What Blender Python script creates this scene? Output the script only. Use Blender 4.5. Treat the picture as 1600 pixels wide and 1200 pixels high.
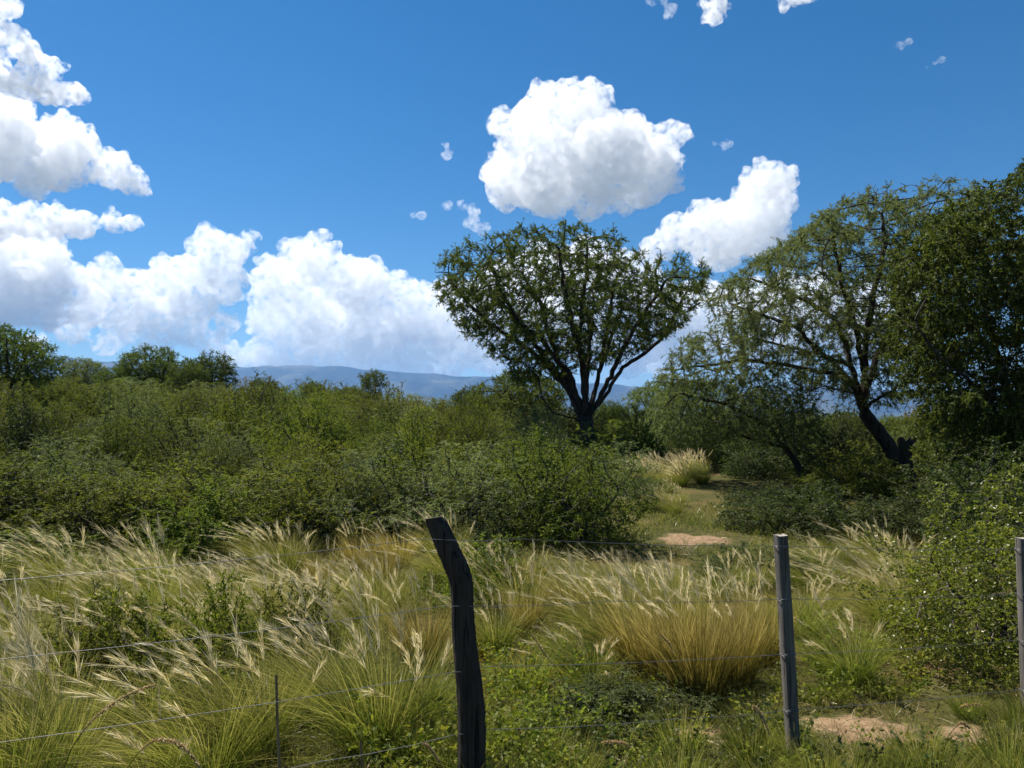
import bpy, math, random, os
import numpy as np
from mathutils import Vector, Matrix, noise as mnoise

SC = bpy.context.scene
for o in list(bpy.data.objects):
    bpy.data.objects.remove(o, do_unlink=True)
COL = SC.collection
PI = math.pi

# ------------------------------------------------------------------ camera
F = 1209.0                                   # focal length in photo pixels (1600 wide)
PITCH = math.atan(60.0 / F)                  # horizon sits at photo row 660
CAMZ = 1.75
cd = bpy.data.cameras.new('camera')
cam = bpy.data.objects.new('camera', cd)
COL.objects.link(cam)
cd.sensor_fit = 'HORIZONTAL'
cd.sensor_width = 36.0
cd.lens = 36.0 * F / 1600.0
cd.clip_start = 0.05
cd.clip_end = 80000
cam.location = (0, 0, CAMZ)
cam.rotation_euler = (PI / 2 + PITCH, 0, 0)
SC.camera = cam

# ------------------------------------------------------------------ sky and sun
SUN_EL, SUN_AZ = math.radians(57), math.radians(-50)     # azimuth from +Y, negative is towards -X
wd = bpy.data.worlds.new('World')
SC.world = wd
wd.use_nodes = True
wn, wl = wd.node_tree.nodes, wd.node_tree.links
wn.clear()
sky = wn.new('ShaderNodeTexSky')
sky.sky_type = 'NISHITA'
sky.sun_disc = False
sky.sun_elevation = SUN_EL
sky.sun_rotation = SUN_AZ
sky.altitude = 1200
sky.air_density = 1.0
sky.dust_density = 0.2
sky.ozone_density = 3.0
bg = wn.new('ShaderNodeBackground')
bg.inputs['Strength'].default_value = 0.056
wo = wn.new('ShaderNodeOutputWorld')
hsv = wn.new('ShaderNodeHueSaturation')
hsv.inputs['Saturation'].default_value = 1.38
hsv.inputs['Hue'].default_value = 0.497
wl.new(sky.outputs[0], hsv.inputs['Color'])
wl.new(hsv.outputs[0], bg.inputs['Color'])
wl.new(bg.outputs[0], wo.inputs['Surface'])
sd = bpy.data.lights.new('sun', 'SUN')
sd.energy = 4.7
sd.angle = math.radians(0.53)
sd.color = (1.0, 0.94, 0.84)
sun = bpy.data.objects.new('sun', sd)
COL.objects.link(sun)
SUNV = Vector((math.sin(SUN_AZ) * math.cos(SUN_EL), math.cos(SUN_AZ) * math.cos(SUN_EL), math.sin(SUN_EL)))
sun.rotation_euler = SUNV.to_track_quat('Z', 'Y').to_euler()
sun.location = (0, 0, 60)
SC.view_settings.view_transform = 'Standard'
SC.view_settings.look = 'None'
SC.view_settings.exposure = 0.92
SC.view_settings.gamma = 1.0
SC.view_settings.use_curve_mapping = False
SC.render.engine = 'CYCLES'
cy = SC.cycles
cy.max_bounces = 48
cy.diffuse_bounces = 4
cy.glossy_bounces = 2
cy.transmission_bounces = 4
cy.transparent_max_bounces = 12
cy.volume_bounces = 48
cy.caustics_reflective = False
cy.caustics_refractive = False

# ------------------------------------------------------------------ helpers
def smooth(a, b, t):
    t = np.clip((np.asarray(t, float) - a) / (b - a), 0, 1)
    return t * t * (3 - 2 * t)

def terrain(x, y):
    """Height of the ground: level by the fence, a bushy rise beyond it that is steeper towards -X."""
    x = np.asarray(x, float); y = np.asarray(y, float)
    r = x / np.maximum(y, 2.0)
    k = np.interp(r, [-0.75, -0.5, -0.16, 0.083, 0.3, 0.7], [0.066, 0.066, 0.038, 0.018, 0.010, 0.012])
    up = np.clip(y - 10.0, 0, 66.0) * k
    up = up * (1 - smooth(85, 400, y))
    und = 0.05 * np.sin(x * 0.55 + 1.3) * np.cos(y * 0.43) + 0.03 * np.sin(x * 1.3 + y * 0.9)
    near = 0.14 * np.exp(-((x + 0.35) ** 2 / 0.9 + (y - 3.4) ** 2 / 1.6))
    return up + und * smooth(2.0, 6.0, y) * (1 - smooth(300, 600, y)) + near

def tz(x, y):
    return float(terrain(x, y))

def ray(u, v):
    a, b = (u - 800.0) / F, (600.0 - v) / F
    cp, sp = math.cos(PITCH), math.sin(PITCH)
    return a, cp - sp * b, sp + cp * b

def P(u, v, d):
    """World point on the photo ray (u, v) at forward distance d."""
    a, b, c = ray(u, v)
    return Vector((a / b * d, d, CAMZ + c / b * d))

def G(u, d):
    """Ground point below the photo column u at forward distance d."""
    a = (u - 800.0) / F
    x = a * d
    return Vector((x, d, tz(x, d)))

def mesh_np(name, verts, faces, attrs=None, mat=None, smooth_shade=False):
    """Mesh from numpy arrays; faces is one (M,k) array or a list of them."""
    me = bpy.data.meshes.new(name)
    verts = np.asarray(verts, np.float32)
    if not isinstance(faces, (list, tuple)):
        faces = [faces]
    faces = [np.asarray(f, np.int32) for f in faces if len(f)]
    nl = sum(f.size for f in faces)
    nf = sum(len(f) for f in faces)
    me.vertices.add(len(verts))
    me.vertices.foreach_set('co', verts.ravel())
    me.loops.add(nl)
    me.loops.foreach_set('vertex_index', np.concatenate([f.ravel() for f in faces]))
    me.polygons.add(nf)
    tot = np.concatenate([np.full(len(f), f.shape[1], np.int32) for f in faces])
    start = np.concatenate([[0], np.cumsum(tot)[:-1]]).astype(np.int32)
    me.polygons.foreach_set('loop_start', start)
    me.polygons.foreach_set('loop_total', tot)
    if smooth_shade:
        me.polygons.foreach_set('use_smooth', np.ones(nf, bool))
    if attrs:
        for k, val in attrs.items():
            at = me.attributes.new(k, 'FLOAT', 'POINT')
            at.data.foreach_set('value', np.asarray(val, np.float32))
    me.update(calc_edges=True)
    if mat:
        me.materials.append(mat)
    return me

def link(name, data, parent=None, loc=(0, 0, 0)):
    o = bpy.data.objects.new(name, data)
    COL.objects.link(o)
    o.location = loc
    if parent:
        o.parent = parent
    return o

def tag(o, label=None, cat=None, group=None, kind=None):
    if label: o['label'] = label
    if cat: o['category'] = cat
    if group: o['group'] = group
    if kind: o['kind'] = kind
    return o

def copy_thing(src, loc, rz, scale, label=None, group=None):
    r = src.copy(); COL.objects.link(r)
    r.location = loc
    r.rotation_euler = (0, 0, rz)
    r.scale = scale if isinstance(scale, tuple) else (scale,) * 3
    if label: r['label'] = label
    if group: r['group'] = group
    for ch in src.children:
        c = ch.copy(); COL.objects.link(c); c.parent = r
        for g in ch.children:
            d = g.copy(); COL.objects.link(d); d.parent = c
    return r

# ------------------------------------------------------------------ materials
def new_mat(name):
    m = bpy.data.materials.new(name)
    m.use_nodes = True
    nt = m.node_tree
    nt.nodes.clear()
    return m, nt.nodes, nt.links

def nd(n, t, **kw):
    x = n.new(t)
    for k, v in kw.items():
        if k in x.inputs.keys():
            x.inputs[k].default_value = v
        else:
            setattr(x, k, v)
    return x

def ramp(n, stops):
    r = n.new('ShaderNodeValToRGB')
    e = r.color_ramp.elements
    while len(e) < len(stops):
        e.new(0.5)
    for i, (p, c) in enumerate(stops):
        e[i].position = p
        e[i].color = (*c, 1)
    return r

def leaf_material(name, stops, transl=0.35, rough=0.55, spec=0.35, tcol=1.0, var=0.25):
    """Leaves: per-leaf tint (attribute rnd), per-plant shift (Object Info), light passing through the blade."""
    m, n, l = new_mat(name)
    at = nd(n, 'ShaderNodeAttribute', attribute_name='rnd')
    rp = ramp(n, stops)
    l.new(at.outputs['Fac'], rp.inputs[0])
    oi = n.new('ShaderNodeObjectInfo')
    hs = n.new('ShaderNodeHueSaturation')
    mr = nd(n, 'ShaderNodeMapRange')
    mr.inputs['To Min'].default_value = 1 - var; mr.inputs['To Max'].default_value = 1 + var
    l.new(oi.outputs['Random'], mr.inputs['Value'])
    l.new(mr.outputs[0], hs.inputs['Value'])
    mul = nd(n, 'ShaderNodeMath', operation='MULTIPLY'); mul.inputs[1].default_value = 7.31
    fr = nd(n, 'ShaderNodeMath', operation='FRACT')
    mh = nd(n, 'ShaderNodeMapRange'); mh.inputs['To Min'].default_value = 0.478; mh.inputs['To Max'].default_value = 0.515
    l.new(oi.outputs['Random'], mul.inputs[0]); l.new(mul.outputs[0], fr.inputs[0]); l.new(fr.outputs[0], mh.inputs['Value'])
    l.new(mh.outputs[0], hs.inputs['Hue'])
    l.new(rp.outputs[0], hs.inputs['Color'])
    pb = nd(n, 'ShaderNodeBsdfPrincipled', Roughness=rough)
    pb.inputs['Specular IOR Level'].default_value = spec
    l.new(hs.outputs[0], pb.inputs['Base Color'])
    tr = n.new('ShaderNodeBsdfTranslucent')
    tc = nd(n, 'ShaderNodeMixRGB', blend_type='MULTIPLY'); tc.inputs[0].default_value = 1
    tc.inputs[2].default_value = (1.25 * tcol, 1.3 * tcol, 0.6 * tcol, 1)
    l.new(hs.outputs[0], tc.inputs[1]); l.new(tc.outputs[0], tr.inputs['Color'])
    mx = nd(n, 'ShaderNodeMixShader'); mx.inputs[0].default_value = transl
    l.new(pb.outputs[0], mx.inputs[1]); l.new(tr.outputs[0], mx.inputs[2])
    out = n.new('ShaderNodeOutputMaterial')
    l.new(mx.outputs[0], out.inputs['Surface'])
    return m

def grass_material(name, base, mid, tip, transl=0.55, var=0.25):
    """Blades and plumes: colour runs from root to tip (attribute t), mixed with a per-blade tint."""
    m, n, l = new_mat(name)
    at = nd(n, 'ShaderNodeAttribute', attribute_name='t')
    ar = nd(n, 'ShaderNodeAttribute', attribute_name='rnd')
    ad = nd(n, 'ShaderNodeMath', operation='MULTIPLY_ADD'); ad.inputs[1].default_value = 0.5; ad.inputs[2].default_value = -0.25
    l.new(ar.outputs['Fac'], ad.inputs[0])
    sm = nd(n, 'ShaderNodeMath', operation='ADD'); sm.use_clamp = True
    l.new(at.outputs['Fac'], sm.inputs[0]); l.new(ad.outputs[0], sm.inputs[1])
    rp = ramp(n, [(0.0, base), (0.45, mid), (0.9, tip)])
    l.new(sm.outputs[0], rp.inputs[0])
    oi = n.new('ShaderNodeObjectInfo')
    hs = n.new('ShaderNodeHueSaturation')
    mr = nd(n, 'ShaderNodeMapRange'); mr.inputs['To Min'].default_value = 1 - var; mr.inputs['To Max'].default_value = 1 + var
    l.new(oi.outputs['Random'], mr.inputs['Value']); l.new(mr.outputs[0], hs.inputs['Value'])
    l.new(rp.outputs[0], hs.inputs['Color'])
    pb = nd(n, 'ShaderNodeBsdfPrincipled', Roughness=0.4)
    pb.inputs['Specular IOR Level'].default_value = 0.4
    l.new(hs.outputs[0], pb.inputs['Base Color'])
    tr = n.new('ShaderNodeBsdfTranslucent')
    l.new(hs.outputs[0], tr.inputs['Color'])
    mx = nd(n, 'ShaderNodeMixShader'); mx.inputs[0].default_value = transl
    l.new(pb.outputs[0], mx.inputs[1]); l.new(tr.outputs[0], mx.inputs[2])
    out = n.new('ShaderNodeOutputMaterial')
    l.new(mx.outputs[0], out.inputs['Surface'])
    return m

def wood_material(name, c1, c2, scale=(30, 30, 3), bump=0.6, dist=0.006, rough=0.9):
    m, n, l = new_mat(name)
    tc = n.new('ShaderNodeTexCoord')
    mp = n.new('ShaderNodeMapping'); mp.inputs['Scale'].default_value = scale
    l.new(tc.outputs['Object'], mp.inputs['Vector'])
    ns = nd(n, 'ShaderNodeTexNoise', Scale=1.0, Detail=8.0, Roughness=0.65)
    l.new(mp.outputs[0], ns.inputs['Vector'])
    n2 = nd(n, 'ShaderNodeTexNoise', Scale=3.0, Detail=3.0)
    l.new(tc.outputs['Object'], n2.inputs['Vector'])
    rp = ramp(n, [(0.3, c1), (0.72, c2)])
    ad = nd(n, 'ShaderNodeMath', operation='MULTIPLY_ADD'); ad.inputs[1].default_value = 0.45
    l.new(n2.outputs['Fac'], ad.inputs[0])
    hf = nd(n, 'ShaderNodeMath', operation='MULTIPLY'); hf.inputs[1].default_value = 0.6
    l.new(ns.outputs['Fac'], hf.inputs[0]); l.new(hf.outputs[0], ad.inputs[2])
    l.new(ad.outputs[0], rp.inputs[0])
    pb = nd(n, 'ShaderNodeBsdfPrincipled', Roughness=rough)
    pb.inputs['Specular IOR Level'].default_value = 0.25
    m3 = n.new('ShaderNodeMapping'); m3.inputs['Scale'].default_value = tuple(v * 2.1 if i < 2 else v * 0.35 for i, v in enumerate(scale))
    l.new(tc.outputs['Object'], m3.inputs['Vector'])
    ck = nd(n, 'ShaderNodeTexNoise', Scale=1.0, Detail=3.0, Roughness=0.5)
    l.new(m3.outputs[0], ck.inputs['Vector'])
    rc = ramp(n, [(0.36, (0.25, 0.22, 0.2)), (0.43, (1, 1, 1))])          # drying cracks along the grain
    l.new(ck.outputs['Fac'], rc.inputs[0])
    mc = nd(n, 'ShaderNodeMixRGB', blend_type='MULTIPLY'); mc.inputs[0].default_value = 1
    l.new(rp.outputs[0], mc.inputs[1]); l.new(rc.outputs[0], mc.inputs[2])
    l.new(mc.outputs[0], pb.inputs['Base Color'])
    hsum = nd(n, 'ShaderNodeMath', operation='ADD'); l.new(ns.outputs['Fac'], hsum.inputs[0]); l.new(rc.outputs[0], hsum.inputs[1])
    bp = nd(n, 'ShaderNodeBump', Strength=bump, Distance=dist)
    l.new(hsum.outputs[0], bp.inputs['Height']); l.new(bp.outputs[0], pb.inputs['Normal'])
    out = n.new('ShaderNodeOutputMaterial')
    l.new(pb.outputs[0], out.inputs['Surface'])
    return m

def noise_material(name, stops, scale, rough=0.9, bump=0.0, dist=0.05, detail=8.0):
    m, n, l = new_mat(name)
    tc = n.new('ShaderNodeTexCoord')
    ns = nd(n, 'ShaderNodeTexNoise', Scale=scale, Detail=detail, Roughness=0.6)
    l.new(tc.outputs['Object'], ns.inputs['Vector'])
    rp = ramp(n, stops)
    l.new(ns.outputs['Fac'], rp.inputs[0])
    pb = nd(n, 'ShaderNodeBsdfPrincipled', Roughness=rough)
    pb.inputs['Specular IOR Level'].default_value = 0.2
    l.new(rp.outputs[0], pb.inputs['Base Color'])
    if bump:
        bp = nd(n, 'ShaderNodeBump', Strength=bump, Distance=dist)
        l.new(ns.outputs['Fac'], bp.inputs['Height']); l.new(bp.outputs[0], pb.inputs['Normal'])
    out = n.new('ShaderNodeOutputMaterial')
    l.new(pb.outputs[0], out.inputs['Surface'])
    return m

def cloud_material(name, s, dens=0.25):
    """Water droplets: a white scattering volume, thinning in ragged patches; s is the metres one photo pixel spans there."""
    m, n, l = new_mat(name)
    v = n.new('ShaderNodeVolumePrincipled')
    v.inputs['Color'].default_value = (1, 1, 1, 1)
    v.inputs['Anisotropy'].default_value = 0.3
    tc = n.new('ShaderNodeTexCoord')
    ns = nd(n, 'ShaderNodeTexNoise', Scale=1 / (12 * s), Detail=6.0, Roughness=0.66)
    l.new(tc.outputs['Object'], ns.inputs['Vector'])
    mr = nd(n, 'ShaderNodeMapRange')
    mr.inputs['From Min'].default_value = 0.44; mr.inputs['From Max'].default_value = 0.60
    mr.inputs['To Min'].default_value = 0.0; mr.inputs['To Max'].default_value = dens / s
    l.new(ns.outputs['Fac'], mr.inputs['Value']); l.new(mr.outputs[0], v.inputs['Density'])
    out = n.new('ShaderNodeOutputMaterial')
    l.new(v.outputs[0], out.inputs['Volume'])
    return m

# ------------------------------------------------------------------ clouds
def ico(sub):
    import bmesh
    bm = bmesh.new()
    bmesh.ops.create_icosphere(bm, subdivisions=sub, radius=1)
    v = np.array([x.co[:] for x in bm.verts]); f = np.array([[x.index for x in t.verts] for t in bm.faces])
    bm.free()
    return v, f

ICO2 = ico(2)

def build_cloud(puffs, d, label, seed, base_v=None, voxel=3.2, depth=0.55, rough=1.0, dens=0.25):
    """Cumulus from main puffs given as (u, v, radius) at a distance d in metres, with smaller puffs budding from them."""
    rng = np.random.default_rng(seed)
    s = d / F
    cen, rad = [], []
    for (u, v, r) in puffs:
        p = np.array(P(u, v, d)); p[1] += rng.uniform(-1, 1) * depth * r * s * 1.5
        R = r * s
        cen.append(p); rad.append(R * 0.86)
        for k in range(18):
            a = rng.normal(size=3); a /= np.linalg.norm(a)
            if a[2] < -0.35: a[2] *= -0.6
            r1 = R * rng.uniform(0.26, 0.5)
            q = p + a * (R * 0.98 - r1 * rng.uniform(0.35, 0.8))
            cen.append(q); rad.append(r1)
            for j in range(7):
                b = rng.normal(size=3) + a * 1.1; b /= np.linalg.norm(b)
                r2 = r1 * rng.uniform(0.22, 0.45)
                cen.append(q + b * (r1 - r2 * 0.2)); rad.append(r2)
    cen = np.array(cen); rad = np.array(rad)
    origin = cen.mean(axis=0)
    cen = cen - origin
    keep = rad > voxel * s * 0.9
    cen, rad = cen[keep], rad[keep]
    bv, bf = ICO2
    V = (cen[:, None, :] + bv[None] * rad[:, None, None]).reshape(-1, 3)
    Fc = (bf[None] + (np.arange(len(cen)) * len(bv))[:, None, None]).reshape(-1, 3)
    me = mesh_np('cloud_seed', V, Fc)
    tmp = link('cloud_seed', me)
    rm = tmp.modifiers.new('remesh', 'REMESH'); rm.mode = 'VOXEL'; rm.voxel_size = voxel * s; rm.use_smooth_shade = True
    for sz, st in ((34, 13), (13, 7.5), (6, 3.2)):
        tx = bpy.data.textures.new('cloud_noise', 'CLOUDS')
        tx.noise_scale = sz * s; tx.noise_depth = 2; tx.noise_basis = 'ORIGINAL_PERLIN'
        dm = tmp.modifiers.new('billow', 'DISPLACE'); dm.texture = tx; dm.texture_coords = 'LOCAL'
        dm.strength = st * s * rough * 2; dm.mid_level = 0.5
    dg = bpy.context.evaluated_depsgraph_get()
    ev = tmp.evaluated_get(dg)
    out = bpy.data.meshes.new_from_object(ev)
    bpy.data.objects.remove(tmp, do_unlink=True)
    bpy.data.meshes.remove(me)
    n = len(out.vertices)
    co = np.empty(n * 3, np.float32); out.vertices.foreach_get('co', co); co = co.reshape(-1, 3)
    if base_v is not None:                      # level condensation base, a little uneven
        zb = P(800, base_v, d)[2] - origin[2]
        low = co[:, 2] < zb
        co[low, 2] = zb + (co[low, 2] - zb) * 0.22
        co[:, 2] = np.maximum(co[:, 2], MTOP + 20 - origin[2] + 12 * np.sin(co[:, 0] / 300.0))
        out.vertices.foreach_set('co', co.ravel())
        out.update()
    tmp = link('cloud_seed', out)
    rm = tmp.modifiers.new('remesh', 'REMESH'); rm.mode = 'VOXEL'; rm.voxel_size = voxel * s * 0.9; rm.use_smooth_shade = True
    dg = bpy.context.evaluated_depsgraph_get()
    fin = bpy.data.meshes.new_from_object(tmp.evaluated_get(dg))
    bpy.data.objects.remove(tmp, do_unlink=True)
    bpy.data.meshes.remove(out)
    out = fin
    out.name = 'cloud'
    out.materials.clear()
    out.materials.append(cloud_material('cloud_vapour', s, dens))
    o = link('cloud', out, None, origin)
    tag(o, label, 'cloud', 'clouds in the blue sky')
    return o

# ------------------------------------------------------------------ ground, clearing, mountains, haze
def ground_material():
    m, n, l = new_mat('ground')
    tc = n.new('ShaderNodeTexCoord')
    a = nd(n, 'ShaderNodeTexNoise', Scale=0.55, Detail=9.0, Roughness=0.65)
    b = nd(n, 'ShaderNodeTexNoise', Scale=14.0, Detail=6.0, Roughness=0.7)
    l.new(tc.outputs['Object'], a.inputs['Vector']); l.new(tc.outputs['Object'], b.inputs['Vector'])
    ra = ramp(n, [(0.35, (0.050, 0.058, 0.016)), (0.52, (0.090, 0.085, 0.028)), (0.68, (0.17, 0.115, 0.055))])
    rb = ramp(n, [(0.3, (0.45, 0.45, 0.42)), (0.7, (1.25, 1.2, 1.1))])
    l.new(a.outputs['Fac'], ra.inputs[0]); l.new(b.outputs['Fac'], rb.inputs[0])
    mx = nd(n, 'ShaderNodeMixRGB', blend_type='MULTIPLY'); mx.inputs[0].default_value = 1
    l.new(ra.outputs[0], mx.inputs[1]); l.new(rb.outputs[0], mx.inputs[2])
    pb = nd(n, 'ShaderNodeBsdfPrincipled', Roughness=0.95); pb.inputs['Specular IOR Level'].default_value = 0.1
    l.new(mx.outputs[0], pb.inputs['Base Color'])
    bp = nd(n, 'ShaderNodeBump', Strength=0.8, Distance=0.03)
    l.new(b.outputs['Fac'], bp.inputs['Height']); l.new(bp.outputs[0], pb.inputs['Normal'])
    out = n.new('ShaderNodeOutputMaterial'); l.new(pb.outputs[0], out.inputs['Surface'])
    return m

def build_ground():
    ys = np.concatenate([[-30, -10, -3, 0], np.arange(1, 16, 0.35), np.geomspace(16, 120, 60), np.geomspace(130, 40000, 40)])
    rs = np.concatenate([[-60, -12, -4, -2], np.linspace(-1.4, 1.4, 121), [2, 4, 12, 60]])
    V = []
    for y in ys:
        w = max(abs(y), 6.0)
        x = np.clip(rs * w, -38000, 38000)
        x = x + np.arange(len(x)) * 1e-3
        V.append(np.stack([x, np.full_like(x, y), terrain(x, np.full_like(x, max(y, 0.1)))], 1))
    V = np.concatenate(V)
    nx, ny = len(rs), len(ys)
    i = np.arange(nx - 1)[None] + (np.arange(ny - 1) * nx)[:, None]
    q = np.stack([i, i + 1, i + 1 + nx, i + nx], -1).reshape(-1, 4)
    o = link('ground', mesh_np('ground', V, q, None, ground_material(), True))
    tag(o, 'uneven ground of green and dry grass running out to the thicket', 'ground', kind='structure')

build_ground()

def sand_material():
    """Dusty soil that breaks up into the grassy earth towards its rim (attribute edge)."""
    m, n, l = new_mat('sandy_soil')
    tc = n.new('ShaderNodeTexCoord')
    a = nd(n, 'ShaderNodeTexNoise', Scale=11.0, Detail=8.0, Roughness=0.7)
    b = nd(n, 'ShaderNodeTexNoise', Scale=70.0, Detail=3.0)
    l.new(tc.outputs['Object'], a.inputs['Vector']); l.new(tc.outputs['Object'], b.inputs['Vector'])
    ra = ramp(n, [(0.28, (0.15, 0.095, 0.052)), (0.5, (0.27, 0.18, 0.105)), (0.78, (0.37, 0.265, 0.165))])
    l.new(a.outputs['Fac'], ra.inputs[0])
    rb = ramp(n, [(0.30, (0.35, 0.30, 0.26)), (0.42, (1, 1, 1))])
    l.new(b.outputs['Fac'], rb.inputs[0])
    m1 = nd(n, 'ShaderNodeMixRGB', blend_type='MULTIPLY'); m1.inputs[0].default_value = 1
    l.new(ra.outputs[0], m1.inputs[1]); l.new(rb.outputs[0], m1.inputs[2])
    at = nd(n, 'ShaderNodeAttribute', attribute_name='edge')
    ad = nd(n, 'ShaderNodeMath', operation='ADD'); l.new(at.outputs['Fac'], ad.inputs[0]); l.new(a.outputs['Fac'], ad.inputs[1])
    rr = nd(n, 'ShaderNodeMapRange'); rr.inputs['From Min'].default_value = 1.05; rr.inputs['From Max'].default_value = 1.25
    l.new(ad.outputs[0], rr.inputs['Value'])
    m2 = nd(n, 'ShaderNodeMixRGB'); m2.inputs[2].default_value = (0.075, 0.072, 0.026, 1)
    l.new(rr.outputs[0], m2.inputs[0]); l.new(m1.outputs[0], m2.inputs[1])
    pb = nd(n, 'ShaderNodeBsdfPrincipled', Roughness=0.95); pb.inputs['Specular IOR Level'].default_value = 0.1
    l.new(m2.outputs[0], pb.inputs['Base Color'])
    bp = nd(n, 'ShaderNodeBump', Strength=0.9, Distance=0.02)
    l.new(a.outputs['Fac'], bp.inputs['Height']); l.new(bp.outputs[0], pb.inputs['Normal'])
    out = n.new('ShaderNodeOutputMaterial'); l.new(pb.outputs[0], out.inputs['Surface'])
    return m

SAND = sand_material()
SAND_SPOTS = []

def sand_patch(u, d, rx, ry, seed, label):
    c = G(u, d)
    rng = np.random.default_rng(seed)
    na, nr_ = 48, 7
    ang = np.linspace(0, 2 * PI, na, endpoint=False)
    ph = rng.uniform(0, 2 * PI, 4)
    rad = 1 + 0.20 * np.sin(2 * ang + ph[0]) + 0.15 * np.sin(3 * ang + ph[1]) + 0.11 * np.sin(5 * ang + ph[2]) + 0.08 * np.sin(9 * ang + ph[3])
    V = [(c.x, c.y, tz(c.x, c.y) + 0.022)]
    for k in range(1, nr_ + 1):
        f = k / nr_
        x = c.x + np.cos(ang) * rad * rx * f; y = c.y + np.sin(ang) * rad * ry * f
        z = terrain(x, y) + 0.022 * (1 - f ** 3) - 0.02 * (f ** 6) + (rng.normal(0, 0.003, na) if f < 1 else 0)
        V += list(zip(x, y, z))
    tri = [[0, 1 + j, 1 + (j + 1) % na] for j in range(na)]
    qd = [[1 + k * na + j, 1 + (k + 1) * na + j, 1 + (k + 1) * na + (j + 1) % na, 1 + k * na + (j + 1) % na] for k in range(nr_ - 1) for j in range(na)]
    o = link('sandy_patch', mesh_np('sandy_patch', V, [np.array(tri), np.array(qd)], {'edge': np.concatenate([[0.0], np.repeat(np.arange(1, nr_ + 1) / nr_, na)])}, SAND, True))
    tag(o, label, 'bare soil', kind='structure')
    SAND_SPOTS.append((c.x, c.y, rx, ry))

sand_patch(1340, 4.45, 0.40, 0.36, 1, 'bare sandy soil beside the square grey fence post')
sand_patch(1080, 11.3, 0.6, 0.75, 2, 'bare reddish sandy soil in the clearing')
sand_patch(1075, 4.5, 0.26, 0.20, 3, 'small bare sandy spot among low green plants')
sand_patch(1150, 7.4, 0.45, 0.35, 4, 'small bare soil strip behind the golden tussocks')
sand_patch(1500, 4.35, 0.22, 0.2, 5, 'small bare soil spot under the glossy shrub')

def build_mountains():
    m, n, l = new_mat('mountain_slope')
    tc = n.new('ShaderNodeTexCoord')
    a = nd(n, 'ShaderNodeTexNoise', Scale=0.0011, Detail=9.0, Roughness=0.62)
    l.new(tc.outputs['Object'], a.inputs['Vector'])
    rp = ramp(n, [(0.40, (0.012, 0.020, 0.014)), (0.52, (0.03, 0.036, 0.020)), (0.64, (0.10, 0.095, 0.055))])
    l.new(a.outputs['Fac'], rp.inputs[0])
    pb = nd(n, 'ShaderNodeBsdfPrincipled', Roughness=0.95); pb.inputs['Specular IOR Level'].default_value = 0.05
    l.new(rp.outputs[0], pb.inputs['Base Color'])
    out = n.new('ShaderNodeOutputMaterial'); l.new(pb.outputs[0], out.inputs['Surface'])
    us = np.linspace(-700, 2300, 330)
    # crest rows read from the photo; distance 15 km
    cu = [-700, 0, 60, 110, 150, 210, 300, 400, 480, 540, 600, 650, 700, 780, 860, 950, 1050, 1150, 1220, 1300, 1450, 1700, 2300]
    cv = [585, 566, 563, 558, 562, 568, 570, 573, 570, 574, 578, 581, 585, 591, 596, 600, 606, 612, 608, 606, 612, 618, 622]
    crest = np.interp(us, cu, cv)
    fs = np.linspace(0, 1.6, 80)          # 0 foot, 1 crest, beyond falls away
    V = []
    D0, D1 = 10500.0, 15000.0
    for f in fs:
        d = D0 + (D1 - D0) * f
        x = (us - 800) / F * d
        hcrest = (660 - crest) / F * D1
        prof = (f ** 1.25) if f <= 1 else 1 - (f - 1) * 0.9
        z = np.empty_like(x)
        for i in range(len(us)):
            p = Vector((x[i] / 1500, d / 1500, 3.1))
            rid = mnoise.ridged_multi_fractal(p, 1.0, 2.1, 6, 1.0, 2.0) - 1.1
            fb = mnoise.fractal(p * 2.7, 1.0, 2.0, 5)
            e = math.sin(min(f, 1.0) * PI) if f <= 1 else 0.0
            z[i] = hcrest[i] * prof + (rid * 190 + fb * 90) * (0.15 + e) * (1 if f > 0 else 0) + fb * 25 * (f > 0.2)
        z = np.where(f == 0, -20, z)
        V.append(np.stack([x, np.full_like(x, d), z], 1))
    V = np.concatenate(V)
    nx, ny = len(us), len(fs)
    i = np.arange(nx - 1)[None] + (np.arange(ny - 1) * nx)[:, None]
    q = np.stack([i, i + 1, i + 1 + nx, i + nx], -1).reshape(-1, 4)
    o = link('mountains', mesh_np('mountains', V, q, None, m, True))
    tag(o, 'long blue mountain range fading in haze under the clouds', 'mountains', kind='structure')
    return float(V[:, 2].max())

MTOP = build_mountains()

def build_haze(top):
    m, n, l = new_mat('haze_air')
    v = n.new('ShaderNodeVolumePrincipled')
    v.inputs['Color'].default_value = (0.26, 0.52, 1.0, 1)
    v.inputs['Density'].default_value = 0.000045
    v.inputs['Anisotropy'].default_value = 0.2
    out = n.new('ShaderNodeOutputMaterial'); l.new(v.outputs[0], out.inputs['Volume'])
    x, y0, y1, z0, z1 = 42000, -2000, 41000, -25, top + 6
    V = [(-x, y0, z0), (x, y0, z0), (x, y1, z0), (-x, y1, z0), (-x, y0, z1), (x, y0, z1), (x, y1, z1), (-x, y1, z1)]
    q = np.array([[0, 3, 2, 1], [4, 5, 6, 7], [0, 1, 5, 4], [1, 2, 6, 5], [2, 3, 7, 6], [3, 0, 4, 7]])
    o = link('haze', mesh_np('haze', V, q, None, m))
    tag(o, 'thin blue air haze over the plain', 'haze', kind='stuff')

build_haze(MTOP)

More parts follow.
